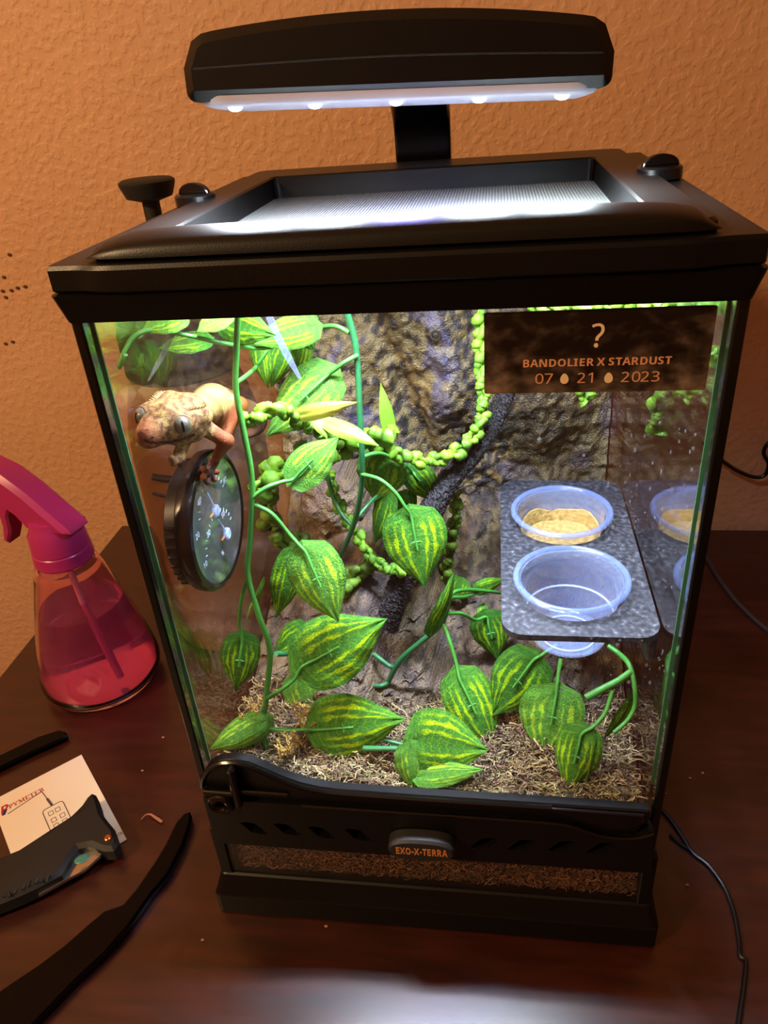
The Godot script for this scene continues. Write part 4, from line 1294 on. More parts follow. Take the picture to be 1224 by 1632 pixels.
	# low plant under the ledge, on the right
	var e := thing("artificial_vine", "plastic plant with broad leaves below the ledge in the right front corner", "vine", Vector3(0.0718, 0.1112, 0.08))
	leaf(e, [Vector3(0.0489, 0.1252, 0.05), Vector3(0.0302, 0.0974, 0.058), 0.0268, 0.1, 0.2], 1, [Vector3(0.0595, 0.1312, 0.046), Vector3(0.055, 0.129, 0.048), Vector3(0.0522, 0.128, 0.05)])
	leaf(e, [Vector3(0.0588, 0.1152, 0.06), Vector3(0.0535, 0.0876, 0.074), 0.0296, 0, 0.25], 2, [Vector3(0.0609, 0.1283, 0.052), Vector3(0.0598, 0.1225, 0.056), Vector3(0.0592, 0.1188, 0.059)])
	leaf(e, [Vector3(0.0686, 0.1117, 0.08), Vector3(0.0629, 0.0851, 0.09), 0.0201, 0.25, 0.5], 0, [Vector3(0.0812, 0.1274, 0.07), Vector3(0.0783, 0.1194, 0.075), Vector3(0.0732, 0.1147, 0.079)])
	leaf(e, [Vector3(0.0724, 0.1104, 0.08), Vector3(0.0705, 0.0858, 0.088), 0.0071, 1.1, 0.3], 1)
	stem(e, [Vector3(0.0702, 0.1244, 0.072), Vector3(0.077, 0.128, 0.07), Vector3(0.0834, 0.1311, 0.068), Vector3(0.0888, 0.1348, 0.066)], 0.0017, 0.0014)
	stem(e, [Vector3(0.0815, 0.1347, 0.05), Vector3(0.0861, 0.1347, 0.056), Vector3(0.0885, 0.1358, 0.064), Vector3(0.0902, 0.1297, 0.07), Vector3(0.0905, 0.1218, 0.073), Vector3(0.0875, 0.1162, 0.076), Vector3(0.0816, 0.1126, 0.08)], 0.0012, 0.0009)
	leaf(e, [Vector3(0.0912, 0.1205, 0.066), Vector3(0.0784, 0.1013, 0.074), 0.0082, -0.7, 0.3], 1)
	# flat leaves at the very front
	var f := thing("artificial_vine", "plastic leaves lying flat against the lower glass at the front centre", "vine", Vector3(0.0067, 0.0843, 0.085))
	leaf(f, [Vector3(-0.004, 0.1044, 0.082), Vector3(0.0287, 0.1048, 0.086), 0.0309, 0.1, 0.2], 0)
	stem(f, [Vector3(-0.0278, 0.0954, 0.08), Vector3(-0.0128, 0.0986, 0.082), Vector3(0.0015, 0.0999, 0.083), Vector3(0.0132, 0.1, 0.083)], 0.0014, 0.0009, M.stem_deep)
	leaf(f, [Vector3(-0.0053, 0.1026, 0.084), Vector3(-0.0042, 0.0826, 0.092), 0.0157, -0.2, 0.3], 2)
	leaf(f, [Vector3(-0.0017, 0.0904, 0.09), Vector3(0.0271, 0.0998, 0.092), 0.0110, -0.2, 0.2], 2)
	leaf(f, [Vector3(0.0023, 0.0895, 0.06), Vector3(-0.003, 0.0975, 0.058), 0.0180, 0.1, 0.3], 0)
	stem(f, [Vector3(-0.0222, 0.0987, 0.076), Vector3(-0.0105, 0.0972, 0.078), Vector3(-0.0031, 0.0983, 0.08)], 0.0010, 0.0008, M.stem_deep)

# ---------------------------------------------------------------- gecko
func sdf_mesh(bones: Array, k: float, cell: float, paint: Callable) -> Geo:   # bones: [a, b, ra, rb]; smooth union of tapered capsules, meshed as surface nets
	var lo := Vector3.ONE * 99.0
	var hi := -lo
	for b in bones:
		for e in [[b[0], b[2]], [b[1], b[3]]]:
			lo = lo.min(e[0] - Vector3.ONE * (e[1] + k + cell * 3)); hi = hi.max(e[0] + Vector3.ONE * (e[1] + k + cell * 3))
	var dim := Vector3i(((hi - lo) / cell).ceil()) + Vector3i.ONE
	var f := PackedFloat32Array()
	f.resize(dim.x * dim.y * dim.z)
	f.fill(1.0)
	var sy := dim.x
	var sz := dim.x * dim.y
	for b in bones:
		var a: Vector3 = b[0]
		var ab: Vector3 = b[1] - b[0]
		var ra: float = b[2]
		var rb: float = b[3]
		var L := maxf(ab.length_squared(), 1e-12)
		var pad := Vector3.ONE * (maxf(ra, rb) + k + cell * 2)
		var i0 := Vector3i((((a.min(b[1]) - pad) - lo) / cell).floor()).clamp(Vector3i.ZERO, dim - Vector3i.ONE)
		var i1 := Vector3i((((a.max(b[1]) + pad) - lo) / cell).ceil()).clamp(Vector3i.ZERO, dim - Vector3i.ONE)
		for z in range(i0.z, i1.z + 1):
			for y in range(i0.y, i1.y + 1):
				for x in range(i0.x, i1.x + 1):
					var p := lo + Vector3(x, y, z) * cell
					var t := clampf((p - a).dot(ab) / L, 0.0, 1.0)
					var d := (p - a - ab * t).length() - lerpf(ra, rb, t)
					var id := x + y * sy + z * sz
					var o := f[id]
					var kk := minf(k, 0.8 * minf(ra, rb) + 0.0004)
					var h := maxf(kk - absf(d - o), 0.0) / kk
					f[id] = minf(d, o) - h * h * kk * 0.25
	var vert := {}
	var g := Geo.new()
	var off := [0, 1, sy, sy + 1, sz, sz + 1, sz + sy, sz + sy + 1]
	var cor := [Vector3(0, 0, 0), Vector3(1, 0, 0), Vector3(0, 1, 0), Vector3(1, 1, 0), Vector3(0, 0, 1), Vector3(1, 0, 1), Vector3(0, 1, 1), Vector3(1, 1, 1)]
	var ed := [[0, 1], [2, 3], [4, 5], [6, 7], [0, 2], [1, 3], [4, 6], [5, 7], [0, 4], [1, 5], [2, 6], [3, 7]]
	for z in dim.z - 1:
		for y in dim.y - 1:
			for x in dim.x - 1:
				var id := x + y * sy + z * sz
				var m := 0
				for c in 8:
					if f[id + off[c]] < 0.0: m |= 1 << c
				if m == 0 or m == 255: continue
				var s := Vector3.ZERO
				var n := 0
				for e in ed:
					var fa := f[id + off[e[0]]]
					var fb := f[id + off[e[1]]]
					if (fa < 0.0) != (fb < 0.0):
						s += cor[e[0]].lerp(cor[e[1]], fa / (fa - fb)); n += 1
				vert[id] = lo + (Vector3(x, y, z) + s / n) * cell
	for id in vert:
		for ax in 3:
			var st: int = [1, sy, sz][ax]
			var u: int = [sy, sz, 1][ax]
			var w: int = [sz, 1, sy][ax]
			if (f[id] < 0.0) == (f[id + st] < 0.0): continue
			if not (vert.has(id - u) and vert.has(id - w) and vert.has(id - u - w)): continue
			var q := [vert[id], vert[id - u], vert[id - u - w], vert[id - w]]
			if f[id] < 0.0: q.reverse()
			for i in [0, 1, 2, 0, 2, 3]:
				g.v.append(q[i]); g.uv.append(Vector2.ZERO); g.cl.append(paint.call(q[i]))
	g.outward(0)
	return g

func gecko() -> void:
	var nose: Vector3 = Vector3(-0.0913, 0.2559, 0.0855)
	var eyes := [Vector3(-0.0928, 0.2605, 0.0775), Vector3(-0.0814, 0.2573, 0.079)]
	var crest := [Vector3(-0.0886, 0.2616, 0.068), Vector3(-0.0772, 0.2567, 0.0705)]
	var flap := [Vector3(-0.091, 0.2633, 0.067), Vector3(-0.0749, 0.2552, 0.0695)]
	var mid: Vector3 = Vector3(-0.0868, 0.2592, 0.0765)
	var back: Vector3 = Vector3(-0.0824, 0.258, 0.068)
	var neck: Vector3 = Vector3(-0.0811, 0.255, 0.061)
	var chest: Vector3 = Vector3(-0.0819, 0.251, 0.052)
	var belly: Vector3 = Vector3(-0.0835, 0.2492, 0.042)
	var rump: Vector3 = Vector3(-0.0843, 0.2441, 0.031)
	var hip: Vector3 = Vector3(-0.0846, 0.2381, 0.023)
	var chin: Vector3 = Vector3(-0.0843, 0.2529, 0.077)
	var jaw: Vector3 = Vector3(-0.0803, 0.2526, 0.073)
	var jaw2: Vector3 = Vector3(-0.0916, 0.2561, 0.076)
	var elbow: Vector3 = Vector3(-0.0691, 0.2462, 0.07)
	var wrist: Vector3 = Vector3(-0.0785, 0.2344, 0.0633)
	var palm: Vector3 = Vector3(-0.08, 0.2313, 0.0659)
	var wrist2: Vector3 = Vector3(-0.085, 0.2449, 0.0773)
	var palm2: Vector3 = Vector3(-0.0845, 0.2442, 0.0816)
	var knee: Vector3 = Vector3(-0.0734, 0.2479, 0.04)
	var ankle: Vector3 = Vector3(-0.077, 0.2405, 0.05)
	var B := [
		[nose, mid, 0.0040, 0.0054], [nose, eyes[0], 0.0034, 0.0040], [nose, eyes[1], 0.0034, 0.0044], [nose, chin, 0.0030, 0.0040], [chin, jaw, 0.0040, 0.0046], [nose, jaw2, 0.003, 0.004], [jaw2, back, 0.004, 0.005],
		[eyes[0], crest[0], 0.0042, 0.0036], [eyes[1], crest[1], 0.0044, 0.0040], [crest[0], crest[1], 0.0036, 0.0040], [mid, back, 0.0054, 0.0052], [jaw, back, 0.0042, 0.0052], [eyes[0], flap[0], 0.0030, 0.0010], [eyes[1], flap[1], 0.0032, 0.0008], [crest[1], flap[1], 0.0030, 0.0007], [jaw, flap[1], 0.0032, 0.0007],
		[back, neck, 0.0058, 0.0052], [neck, chest, 0.0052, 0.0070], [chest, belly, 0.0074, 0.0084], [belly, rump, 0.0084, 0.0078], [rump, hip, 0.0078, 0.0058],
		[Vector3(-0.0797, 0.251, 0.066), elbow, 0.0034, 0.0026], [elbow, wrist, 0.0027, 0.0017], [wrist, palm, 0.0018, 0.0019],
		[Vector3(-0.0842, 0.2491, 0.071), wrist2, 0.0032, 0.0020], [wrist2, palm2, 0.0020, 0.0017],
		[hip, knee, 0.0050, 0.0036], [knee, ankle, 0.0038, 0.0024], [ankle, Vector3(-0.0775, 0.2399, 0.056), 0.0022, 0.0016],
	]
	for q in [[palm, Vector3(-0.0803, 0.2348, 0.0705)], [palm, Vector3(-0.0806, 0.2317, 0.0714)], [palm, Vector3(-0.0806, 0.2277, 0.0686)], [palm, Vector3(-0.0806, 0.2256, 0.062)], [palm, Vector3(-0.0803, 0.2273, 0.0588)], [palm2, Vector3(-0.085, 0.2463, 0.0848)], [palm2, Vector3(-0.085, 0.2444, 0.0846)], [palm2, Vector3(-0.085, 0.2412, 0.0794)], [palm2, Vector3(-0.084, 0.2431, 0.079)]]:
		B.append([q[0], q[1], 0.0008, 0.0007])
		B.append([q[1], q[1] + Vector3(0.0001, 0, 0), 0.0012, 0.0012])
	var tail := spline([hip, Vector3(-0.0824, 0.2366, 0.016), Vector3(-0.0796, 0.2338, 0.011), Vector3(-0.0776, 0.23, 0.008), Vector3(-0.0766, 0.2266, 0.008), Vector3(-0.078, 0.2239, 0.009), Vector3(-0.0809, 0.2226, 0.011), Vector3(-0.083, 0.2229, 0.013)], 3)
	var tr := taper(tail.size(), 0.0046, 0.0012)
	for i in tail.size() - 1: B.append([tail[i], tail[i + 1], tr[i], tr[i + 1]])
	var n := noise(0.35, 3, 121)
	var n2 := noise(1.3, 2, 122)
	var cream := Color(0.66, 0.56, 0.31)
	var pink := Color(0.44, 0.24, 0.14)
	var rust := Color(0.50, 0.27, 0.10)
	var mouth := spline([Vector3(-0.0919, 0.2551, 0.088), Vector3(-0.0905, 0.2537, 0.087), Vector3(-0.0879, 0.2513, 0.082), Vector3(-0.084, 0.2503, 0.078), Vector3(-0.0799, 0.2505, 0.074)], 6)
	var paint := func(p: Vector3) -> Color:
		var q := p * 1000.0
		var s := n.get_noise_3dv(q)
		var up := smoothstep(-0.003, 0.004, p.y - (belly.y + (p.z - belly.z) * 0.12))
		var c: Color
		if p.z > 0.0655 and p.y > palm.y + 0.012 and p.x < elbow.x - 0.004:   # head: mauve brown snout, cream patches
			c = Color(0.46, 0.33, 0.20).lerp(Color(0.60, 0.50, 0.27), smoothstep(-0.1, 0.35, s))
			c = c.lerp(Color(0.34, 0.22, 0.15), smoothstep(0.1, 0.45, -s))
			c = c.lerp(Color(0.50, 0.20, 0.12), 0.8 * (1.0 - smoothstep(0.003, 0.0075, p.distance_to(nose))))
		else:
			c = pink.lerp(cream, clampf(up + 0.55 * s, 0.0, 1.0))
			if p.z < 0.034 and p.distance_to(hip) > 0.009 and p.y > hip.y - 0.02 and p.x > hip.x: c = c.lerp(Color(0.55, 0.42, 0.30), 0.7)
			if Geometry3D.get_closest_point_to_segment(p, knee, ankle).distance_to(p) < 0.0046: c = c.lerp(rust, 0.75)
			if p.distance_to(palm) < 0.0055 or p.distance_to(palm2) < 0.004: c = Color(0.30, 0.20, 0.18)
			elif p.y < elbow.y + 0.003 and p.z > 0.045: c = c.lerp(Color(0.52, 0.27, 0.14), 0.7)
		var along := Vector3(0.42, 0.42, 0.80).normalized()
		for i in mouth.size() - 1:
			var e: Vector3 = Geometry3D.get_closest_point_to_segment(p, mouth[i] - along * 0.012, mouth[i] + along * 0.012)
			var e2: Vector3 = Geometry3D.get_closest_point_to_segment(p, mouth[i + 1] - along * 0.012, mouth[i + 1] + along * 0.012)
			if p.z > 0.066 and minf(p.distance_to(e), p.distance_to(e2)) < 0.0005: c = c.lerp(Color(0.20, 0.12, 0.08), 0.75)
		return c * c * 0.62 * (1.0 + 0.35 * n2.get_noise_3dv(q))
	var t := thing("crested_gecko", "cream and rust crested gecko perched on the dial gauge facing the door", "gecko", Vector3(-0.083, 0.2370, 0.058))
	var skin := tri_map(mat(Color.WHITE, 0.68), Vector3.ONE * 60.0)
	skin.metallic_specular = 0.3
	skin.vertex_color_use_as_albedo = true
	skin.normal_enabled = true
	skin.normal_texture = noise_tex(noise(0.12, 2, 123, FastNoiseLite.TYPE_CELLULAR), 256, [], true, 4.0)
	skin.normal_scale = 0.6
	part(t, "body", sdf_mesh(B, 0.0026, 0.00060, paint), skin, 75.0, true)
	# eyes with vertical slits
	var look := [Vector3(-0.55, 0.15, 0.82).normalized(), Vector3(0.50, 0.20, 0.84).normalized()]
	for k in 2:
		var g := Geo.new()
		var c: Vector3 = eyes[k] + look[k] * 0.0026
		g.ball(c, Vector3.ONE * 0.0036, 18)
		var iris := mat(Color(0.26, 0.24, 0.17), 0.12)
		iris.clearcoat_enabled = true
		iris.clearcoat = 1.0
		var e := part(t, "eye", g, iris)
		g = Geo.new()
		g.ball(c + look[k] * 0.0029, Vector3(0.0006, 0.0023, 0.0009), 12, Basis.looking_at(-look[k], Vector3.UP))
		part(e, "pupil", g, mat(Color(0.02, 0.02, 0.02), 0.15))
		g = Geo.new()
		g.torus(c + look[k] * 0.0004, 0.0035, 0.0006, Basis.looking_at(-look[k], Vector3.UP) * Basis(Vector3.RIGHT, PI / 2), 20, 6)
		part(e, "eyelid", g, mat(Color(0.38, 0.27, 0.15), 0.6))
	# soft spikes of the crest, from above each eye to the back of the head
	var g := Geo.new()
	for k in 2:
		var row := spline([eyes[k] + Vector3(0, 0.0030, 0), eyes[k].lerp(crest[k], 0.5) + Vector3(0.001 if k else -0.001, 0.0036, 0), crest[k] + Vector3(0.002 if k else -0.002, 0.0032, 0), crest[k].lerp(neck, 0.5) + Vector3(0, 0.0045, 0)], 5)
		for i in row.size():
			var out := Vector3(0.7 if k else -0.7, 0.7, 0.0).normalized()
			g.tube([row[i] - out * 0.0012, row[i] + out * 0.0018], [0.0010, 0.0001], 6)
	part(t, "crest_spikes", g, mat(Color(0.52, 0.42, 0.20), 0.6), 60.0)
	g = Geo.new()
	for q in [Vector3(-0.088, 0.257, 0.089), Vector3(-0.0906, 0.2583, 0.0886)]:
		g.ball(q, Vector3(0.0006, 0.0005, 0.0006), 8)
	part(t, "nostrils", g, mat(Color(0.10, 0.04, 0.04), 0.6))

# ---------------------------------------------------------------- things around the tank
func outside_things() -> void:
	pink_bottle()
	pump_sprayer()
	card_and_knife()
	sunglasses()
	# leads
	var rub := mat(Color(0.012, 0.012, 0.013), 0.4)
	var g := Geo.new()
	var p := spline([Vector3(0.123, 0.0013, 0.0283), Vector3(0.1271, 0.0013, 0.036), Vector3(0.1313, 0.0013, 0.0473), Vector3(0.1339, 0.0013, 0.0545), Vector3(0.1401, 0.0013, 0.0612), Vector3(0.1448, 0.0013, 0.0728), Vector3(0.146, 0.0013, 0.0857), Vector3(0.1447, 0.0013, 0.0995), Vector3(0.1434, 0.0013, 0.1062), Vector3(0.145, 0.0013, 0.1086), Vector3(0.1419, 0.0013, 0.118), Vector3(0.1347, 0.0013, 0.1359), Vector3(0.1277, 0.0013, 0.1526)], 6)
	g.tube(p, 0.0011, 8)
	var cord := thing("power_cord", "thin kinked black cord on the desk right of the tank", "cord", p[0])
	part(cord, "cable", g, rub)
	g = Geo.new()
	var q := spline([Vector3(0.1243, 0.0013, 0.044), Vector3(0.1287, 0.0013, 0.0494), Vector3(0.1339, 0.0013, 0.053)], 6)
	g.tube(q, 0.0009, 8)
	part(cord, "loose_strand", g, rub)
	g = Geo.new()
	p = spline([Vector3(0.1993, 0.0015, -0.2532), Vector3(0.2028, 0.0015, -0.2171), Vector3(0.2061, 0.0015, -0.1868), Vector3(0.2123, 0.0015, -0.1576), Vector3(0.2234, 0.0015, -0.129), Vector3(0.2393, 0.0015, -0.1064)], 6)
	g.tube(p, 0.0015, 8)
	solo("grey_cable", g, mat(Color(0.16, 0.15, 0.16), 0.4), "dark grey cable across the desk behind the right side of the tank", "cable")
	g = Geo.new()
	p = spline([Vector3(0.1975, 0.0859, -0.262), Vector3(0.2142, 0.0699, -0.262), Vector3(0.2279, 0.0601, -0.262), Vector3(0.241, 0.0542, -0.262), Vector3(0.2495, 0.0554, -0.262), Vector3(0.2511, 0.0657, -0.262), Vector3(0.2455, 0.0759, -0.262), Vector3(0.2481, 0.0854, -0.262), Vector3(0.2589, 0.088, -0.262), Vector3(0.2747, 0.0541, -0.262), Vector3(0.2815, 0.0062, -0.262)], 6)
	g.tube(p, 0.0016, 8)
	solo("wall_cord", g, rub, "black cord looping against the wall right of the tank", "cord")
	# crumbs and a dry twig
	g = Geo.new()
	p = spline([Vector3(-0.1694, 0.001, 0.056), Vector3(-0.1674, 0.0022, 0.0538), Vector3(-0.1645, 0.0022, 0.0532), Vector3(-0.1611, 0.0016, 0.0546), Vector3(-0.1561, 0.0012, 0.0569)], 4)
	g.tube(p, [0.0003, 0.0003, 0.0003, 0.0003, 0.0003, 0.0004, 0.0004, 0.0005, 0.0006, 0.0006, 0.0007, 0.0008, 0.0008, 0.0009, 0.0009, 0.0009, 0.0006], 6)
	solo("dry_twig", g, mat(Color(0.62, 0.40, 0.30), 0.8), "tiny curled dry twig on the desk right of the printed card", "twig")
	g = Geo.new()
	for e in [Vector3(-0.1835, 0.0004, 0.0213), Vector3(-0.1808, 0.0004, -0.0058), Vector3(-0.1101, 0.0004, 0.1204), Vector3(0.0451, 0.0004, 0.0993), Vector3(0.1268, 0.0004, 0.0168), Vector3(-0.0504, 0.0004, 0.1084), Vector3(0.1428, 0.0004, 0.0048), Vector3(0.1506, 0.0004, 0.0007), Vector3(0.1273, 0.0004, 0.072)]:
		g.ball(e, Vector3(0.0010, 0.0004, 0.0007), 7)
	solo("crumbs", g, mat(Color(0.6, 0.42, 0.34), 0.8), "pale crumbs scattered over the desk", "crumbs").set_meta("kind", "stuff")

func pink_bottle() -> void:
	var c := Vector3(-0.2465, 0.0004, -0.0600)
	var t := thing("spray_bottle", "translucent pink trigger spray bottle with a cone shaped body", "bottle", c)
	var X := Transform3D(Basis(), c)
	var g := Geo.new()
	g.lathe([Vector2(0, 0), Vector2(0.0330, 0), Vector2(0.0385, 0.0022), Vector2(0.0408, 0.0070), Vector2(0.0412, 0.0130), Vector2(0.0398, 0.0220), Vector2(0.0350, 0.0440), Vector2(0.0280, 0.0720), Vector2(0.0222, 0.0930), Vector2(0.0200, 0.0985), Vector2(0.0165, 0.1010), Vector2(0.0165, 0.1080), Vector2(0.0150, 0.1080), Vector2(0.0150, 0.1000), Vector2(0.0186, 0.0970), Vector2(0.0207, 0.0925), Vector2(0.0264, 0.0716), Vector2(0.0334, 0.0436), Vector2(0.0382, 0.0216), Vector2(0.0394, 0.0130), Vector2(0.0385, 0.0080), Vector2(0.0355, 0.0042), Vector2(0.0310, 0.0026), Vector2(0, 0.0040)], X, 56)
	part(t, "bottle_body", g, solid_glass(Color(1.0, 0.84, 0.91), 0.045), 30.0)
	g = Geo.new()
	g.lathe([Vector2(0, 0.0043), Vector2(0.0308, 0.0030), Vector2(0.0352, 0.0045), Vector2(0.0382, 0.0082), Vector2(0.0391, 0.0130), Vector2(0.0379, 0.0216), Vector2(0.0331, 0.0436), Vector2(0.0272, 0.0672), Vector2(0, 0.0672)], X, 56)
	var pinkish := solid_glass(Color(0.95, 0.58, 0.82), 0.033)
	pinkish.albedo_color.a = 0.14
	var water := solo("bottle_water", g, pinkish, "clear pinkish water filling the spray bottle to two thirds", "water", "", 30.0)
	water.set_meta("kind", "stuff")
	var pk := mat(Color(0.62, 0.15, 0.38), 0.3)
	pk.backlight_enabled = true
	pk.backlight = Color(0.4, 0.10, 0.26)
	g = Geo.new()
	g.lathe([Vector2(0.0, 0.1025), Vector2(0.0184, 0.1025), Vector2(0.0190, 0.1035), Vector2(0.0184, 0.1110), Vector2(0.0178, 0.1118), Vector2(0.0182, 0.1126), Vector2(0.0172, 0.1240), Vector2(0.0150, 0.1280), Vector2(0.0140, 0.1340), Vector2(0.0, 0.1340)], X, 40)
	part(t, "collar", g, pk, 30.0)
	# trigger head, nozzle towards the left
	g = Geo.new()
	var S := Transform3D(Basis(Vector3.UP, -0.25), c)
	var prof := [Vector2(0.0215, 0.1285), Vector2(0.0200, 0.1315), Vector2(0.0080, 0.1415), Vector2(-0.0060, 0.1540), Vector2(-0.0220, 0.1650), Vector2(-0.0420, 0.1720), Vector2(-0.0600, 0.1740), Vector2(-0.0620, 0.1560), Vector2(-0.0480, 0.1520), Vector2(-0.0330, 0.1440), Vector2(-0.0200, 0.1360), Vector2(-0.0130, 0.1270), Vector2(0.0130, 0.1270)]
	g.prism(prof, -0.0105, 0.0105, S, 0.003)
	var hd := part(t, "spray_head", g, pk, 30.0)
	g = Geo.new()
	var trg := [Vector2(-0.0250, 0.1420), Vector2(-0.0330, 0.1460), Vector2(-0.0390, 0.1380), Vector2(-0.0400, 0.1240), Vector2(-0.0440, 0.1120), Vector2(-0.0400, 0.1100), Vector2(-0.0340, 0.1200), Vector2(-0.0320, 0.1320)]
	g.prism(trg, -0.0060, 0.0060, S, 0.0015)
	part(hd, "trigger", g, pk, 30.0)
	g = Geo.new()
	g.tube([S * Vector3(-0.0615, 0.1655, 0), S * Vector3(-0.0720, 0.1665, 0)], [0.0085, 0.0075], 16)
	part(hd, "nozzle", g, pk, 30.0)
	g = Geo.new()
	g.tube(spline([c + Vector3(0, 0.105, 0), c + Vector3(0.004, 0.06, 0.002), c + Vector3(0.014, 0.0085, 0.006)], 6), 0.0022, 10)
	part(t, "dip_tube", g, mat(Color(0.80, 0.55, 0.60), 0.4))

func pump_sprayer() -> void:
	var c := Vector3(-0.1690, 0.0004, -0.1300)
	var t := thing("pump_sprayer", "pump pressure sprayer with black cap and plunger behind the left pane", "sprayer", c)
	var X := Transform3D(Basis(), c)
	var g := Geo.new()
	g.lathe([Vector2(0, 0), Vector2(0.0400, 0), Vector2(0.0440, 0.004), Vector2(0.0450, 0.012), Vector2(0.0450, 0.150), Vector2(0.0435, 0.170), Vector2(0.0390, 0.190), Vector2(0.0340, 0.2060), Vector2(0.0, 0.2060)], X, 48)
	var tan_ := mat(Color(0.40, 0.25, 0.14), 0.45)
	tan_.backlight_enabled = true
	tan_.backlight = Color(0.15, 0.1, 0.05)
	part(t, "tank_body", g, tan_, 35.0)
	g = Geo.new()
	g.lathe([Vector2(0, 0.2050), Vector2(0.0350, 0.2050), Vector2(0.0362, 0.2066), Vector2(0.0362, 0.2320), Vector2(0.0340, 0.2400), Vector2(0.0200, 0.2480), Vector2(0.0120, 0.2520), Vector2(0, 0.2520)], X, 48)
	part(t, "cap", g, M.dull, 35.0)
	g = Geo.new()
	g.lathe([Vector2(0, 0.2500), Vector2(0.0050, 0.2500), Vector2(0.0050, 0.3060), Vector2(0.0132, 0.3085), Vector2(0.0158, 0.3150), Vector2(0.0160, 0.3170), Vector2(0.0140, 0.3182), Vector2(0, 0.3182)], Transform3D(Basis(), c + Vector3(0.0015, 0, 0)), 32)
	part(t, "plunger", g, M.dull, 35.0)
	g = Geo.new()
	for e in [[-0.36, 0.146, 0.4, 0.0024], [-0.40, 0.134, 0.5, 0.0020], [-0.36, 0.149, 0.34, 0.0014], [-0.30, 0.090, 0.3, 0.0012]]:
		var line := []
		for k in 9:
			var a: float = PI / 2 - e[0] * 0.6 + e[2] * (k / 8.0 - 0.5)
			line.append(c + Vector3(cos(a) * 0.0451, e[1] , sin(a) * 0.0451))
		g.tube(line, e[3] * 0.6, 5)
	part(t, "printed_line", g, M.dull, 40.0)

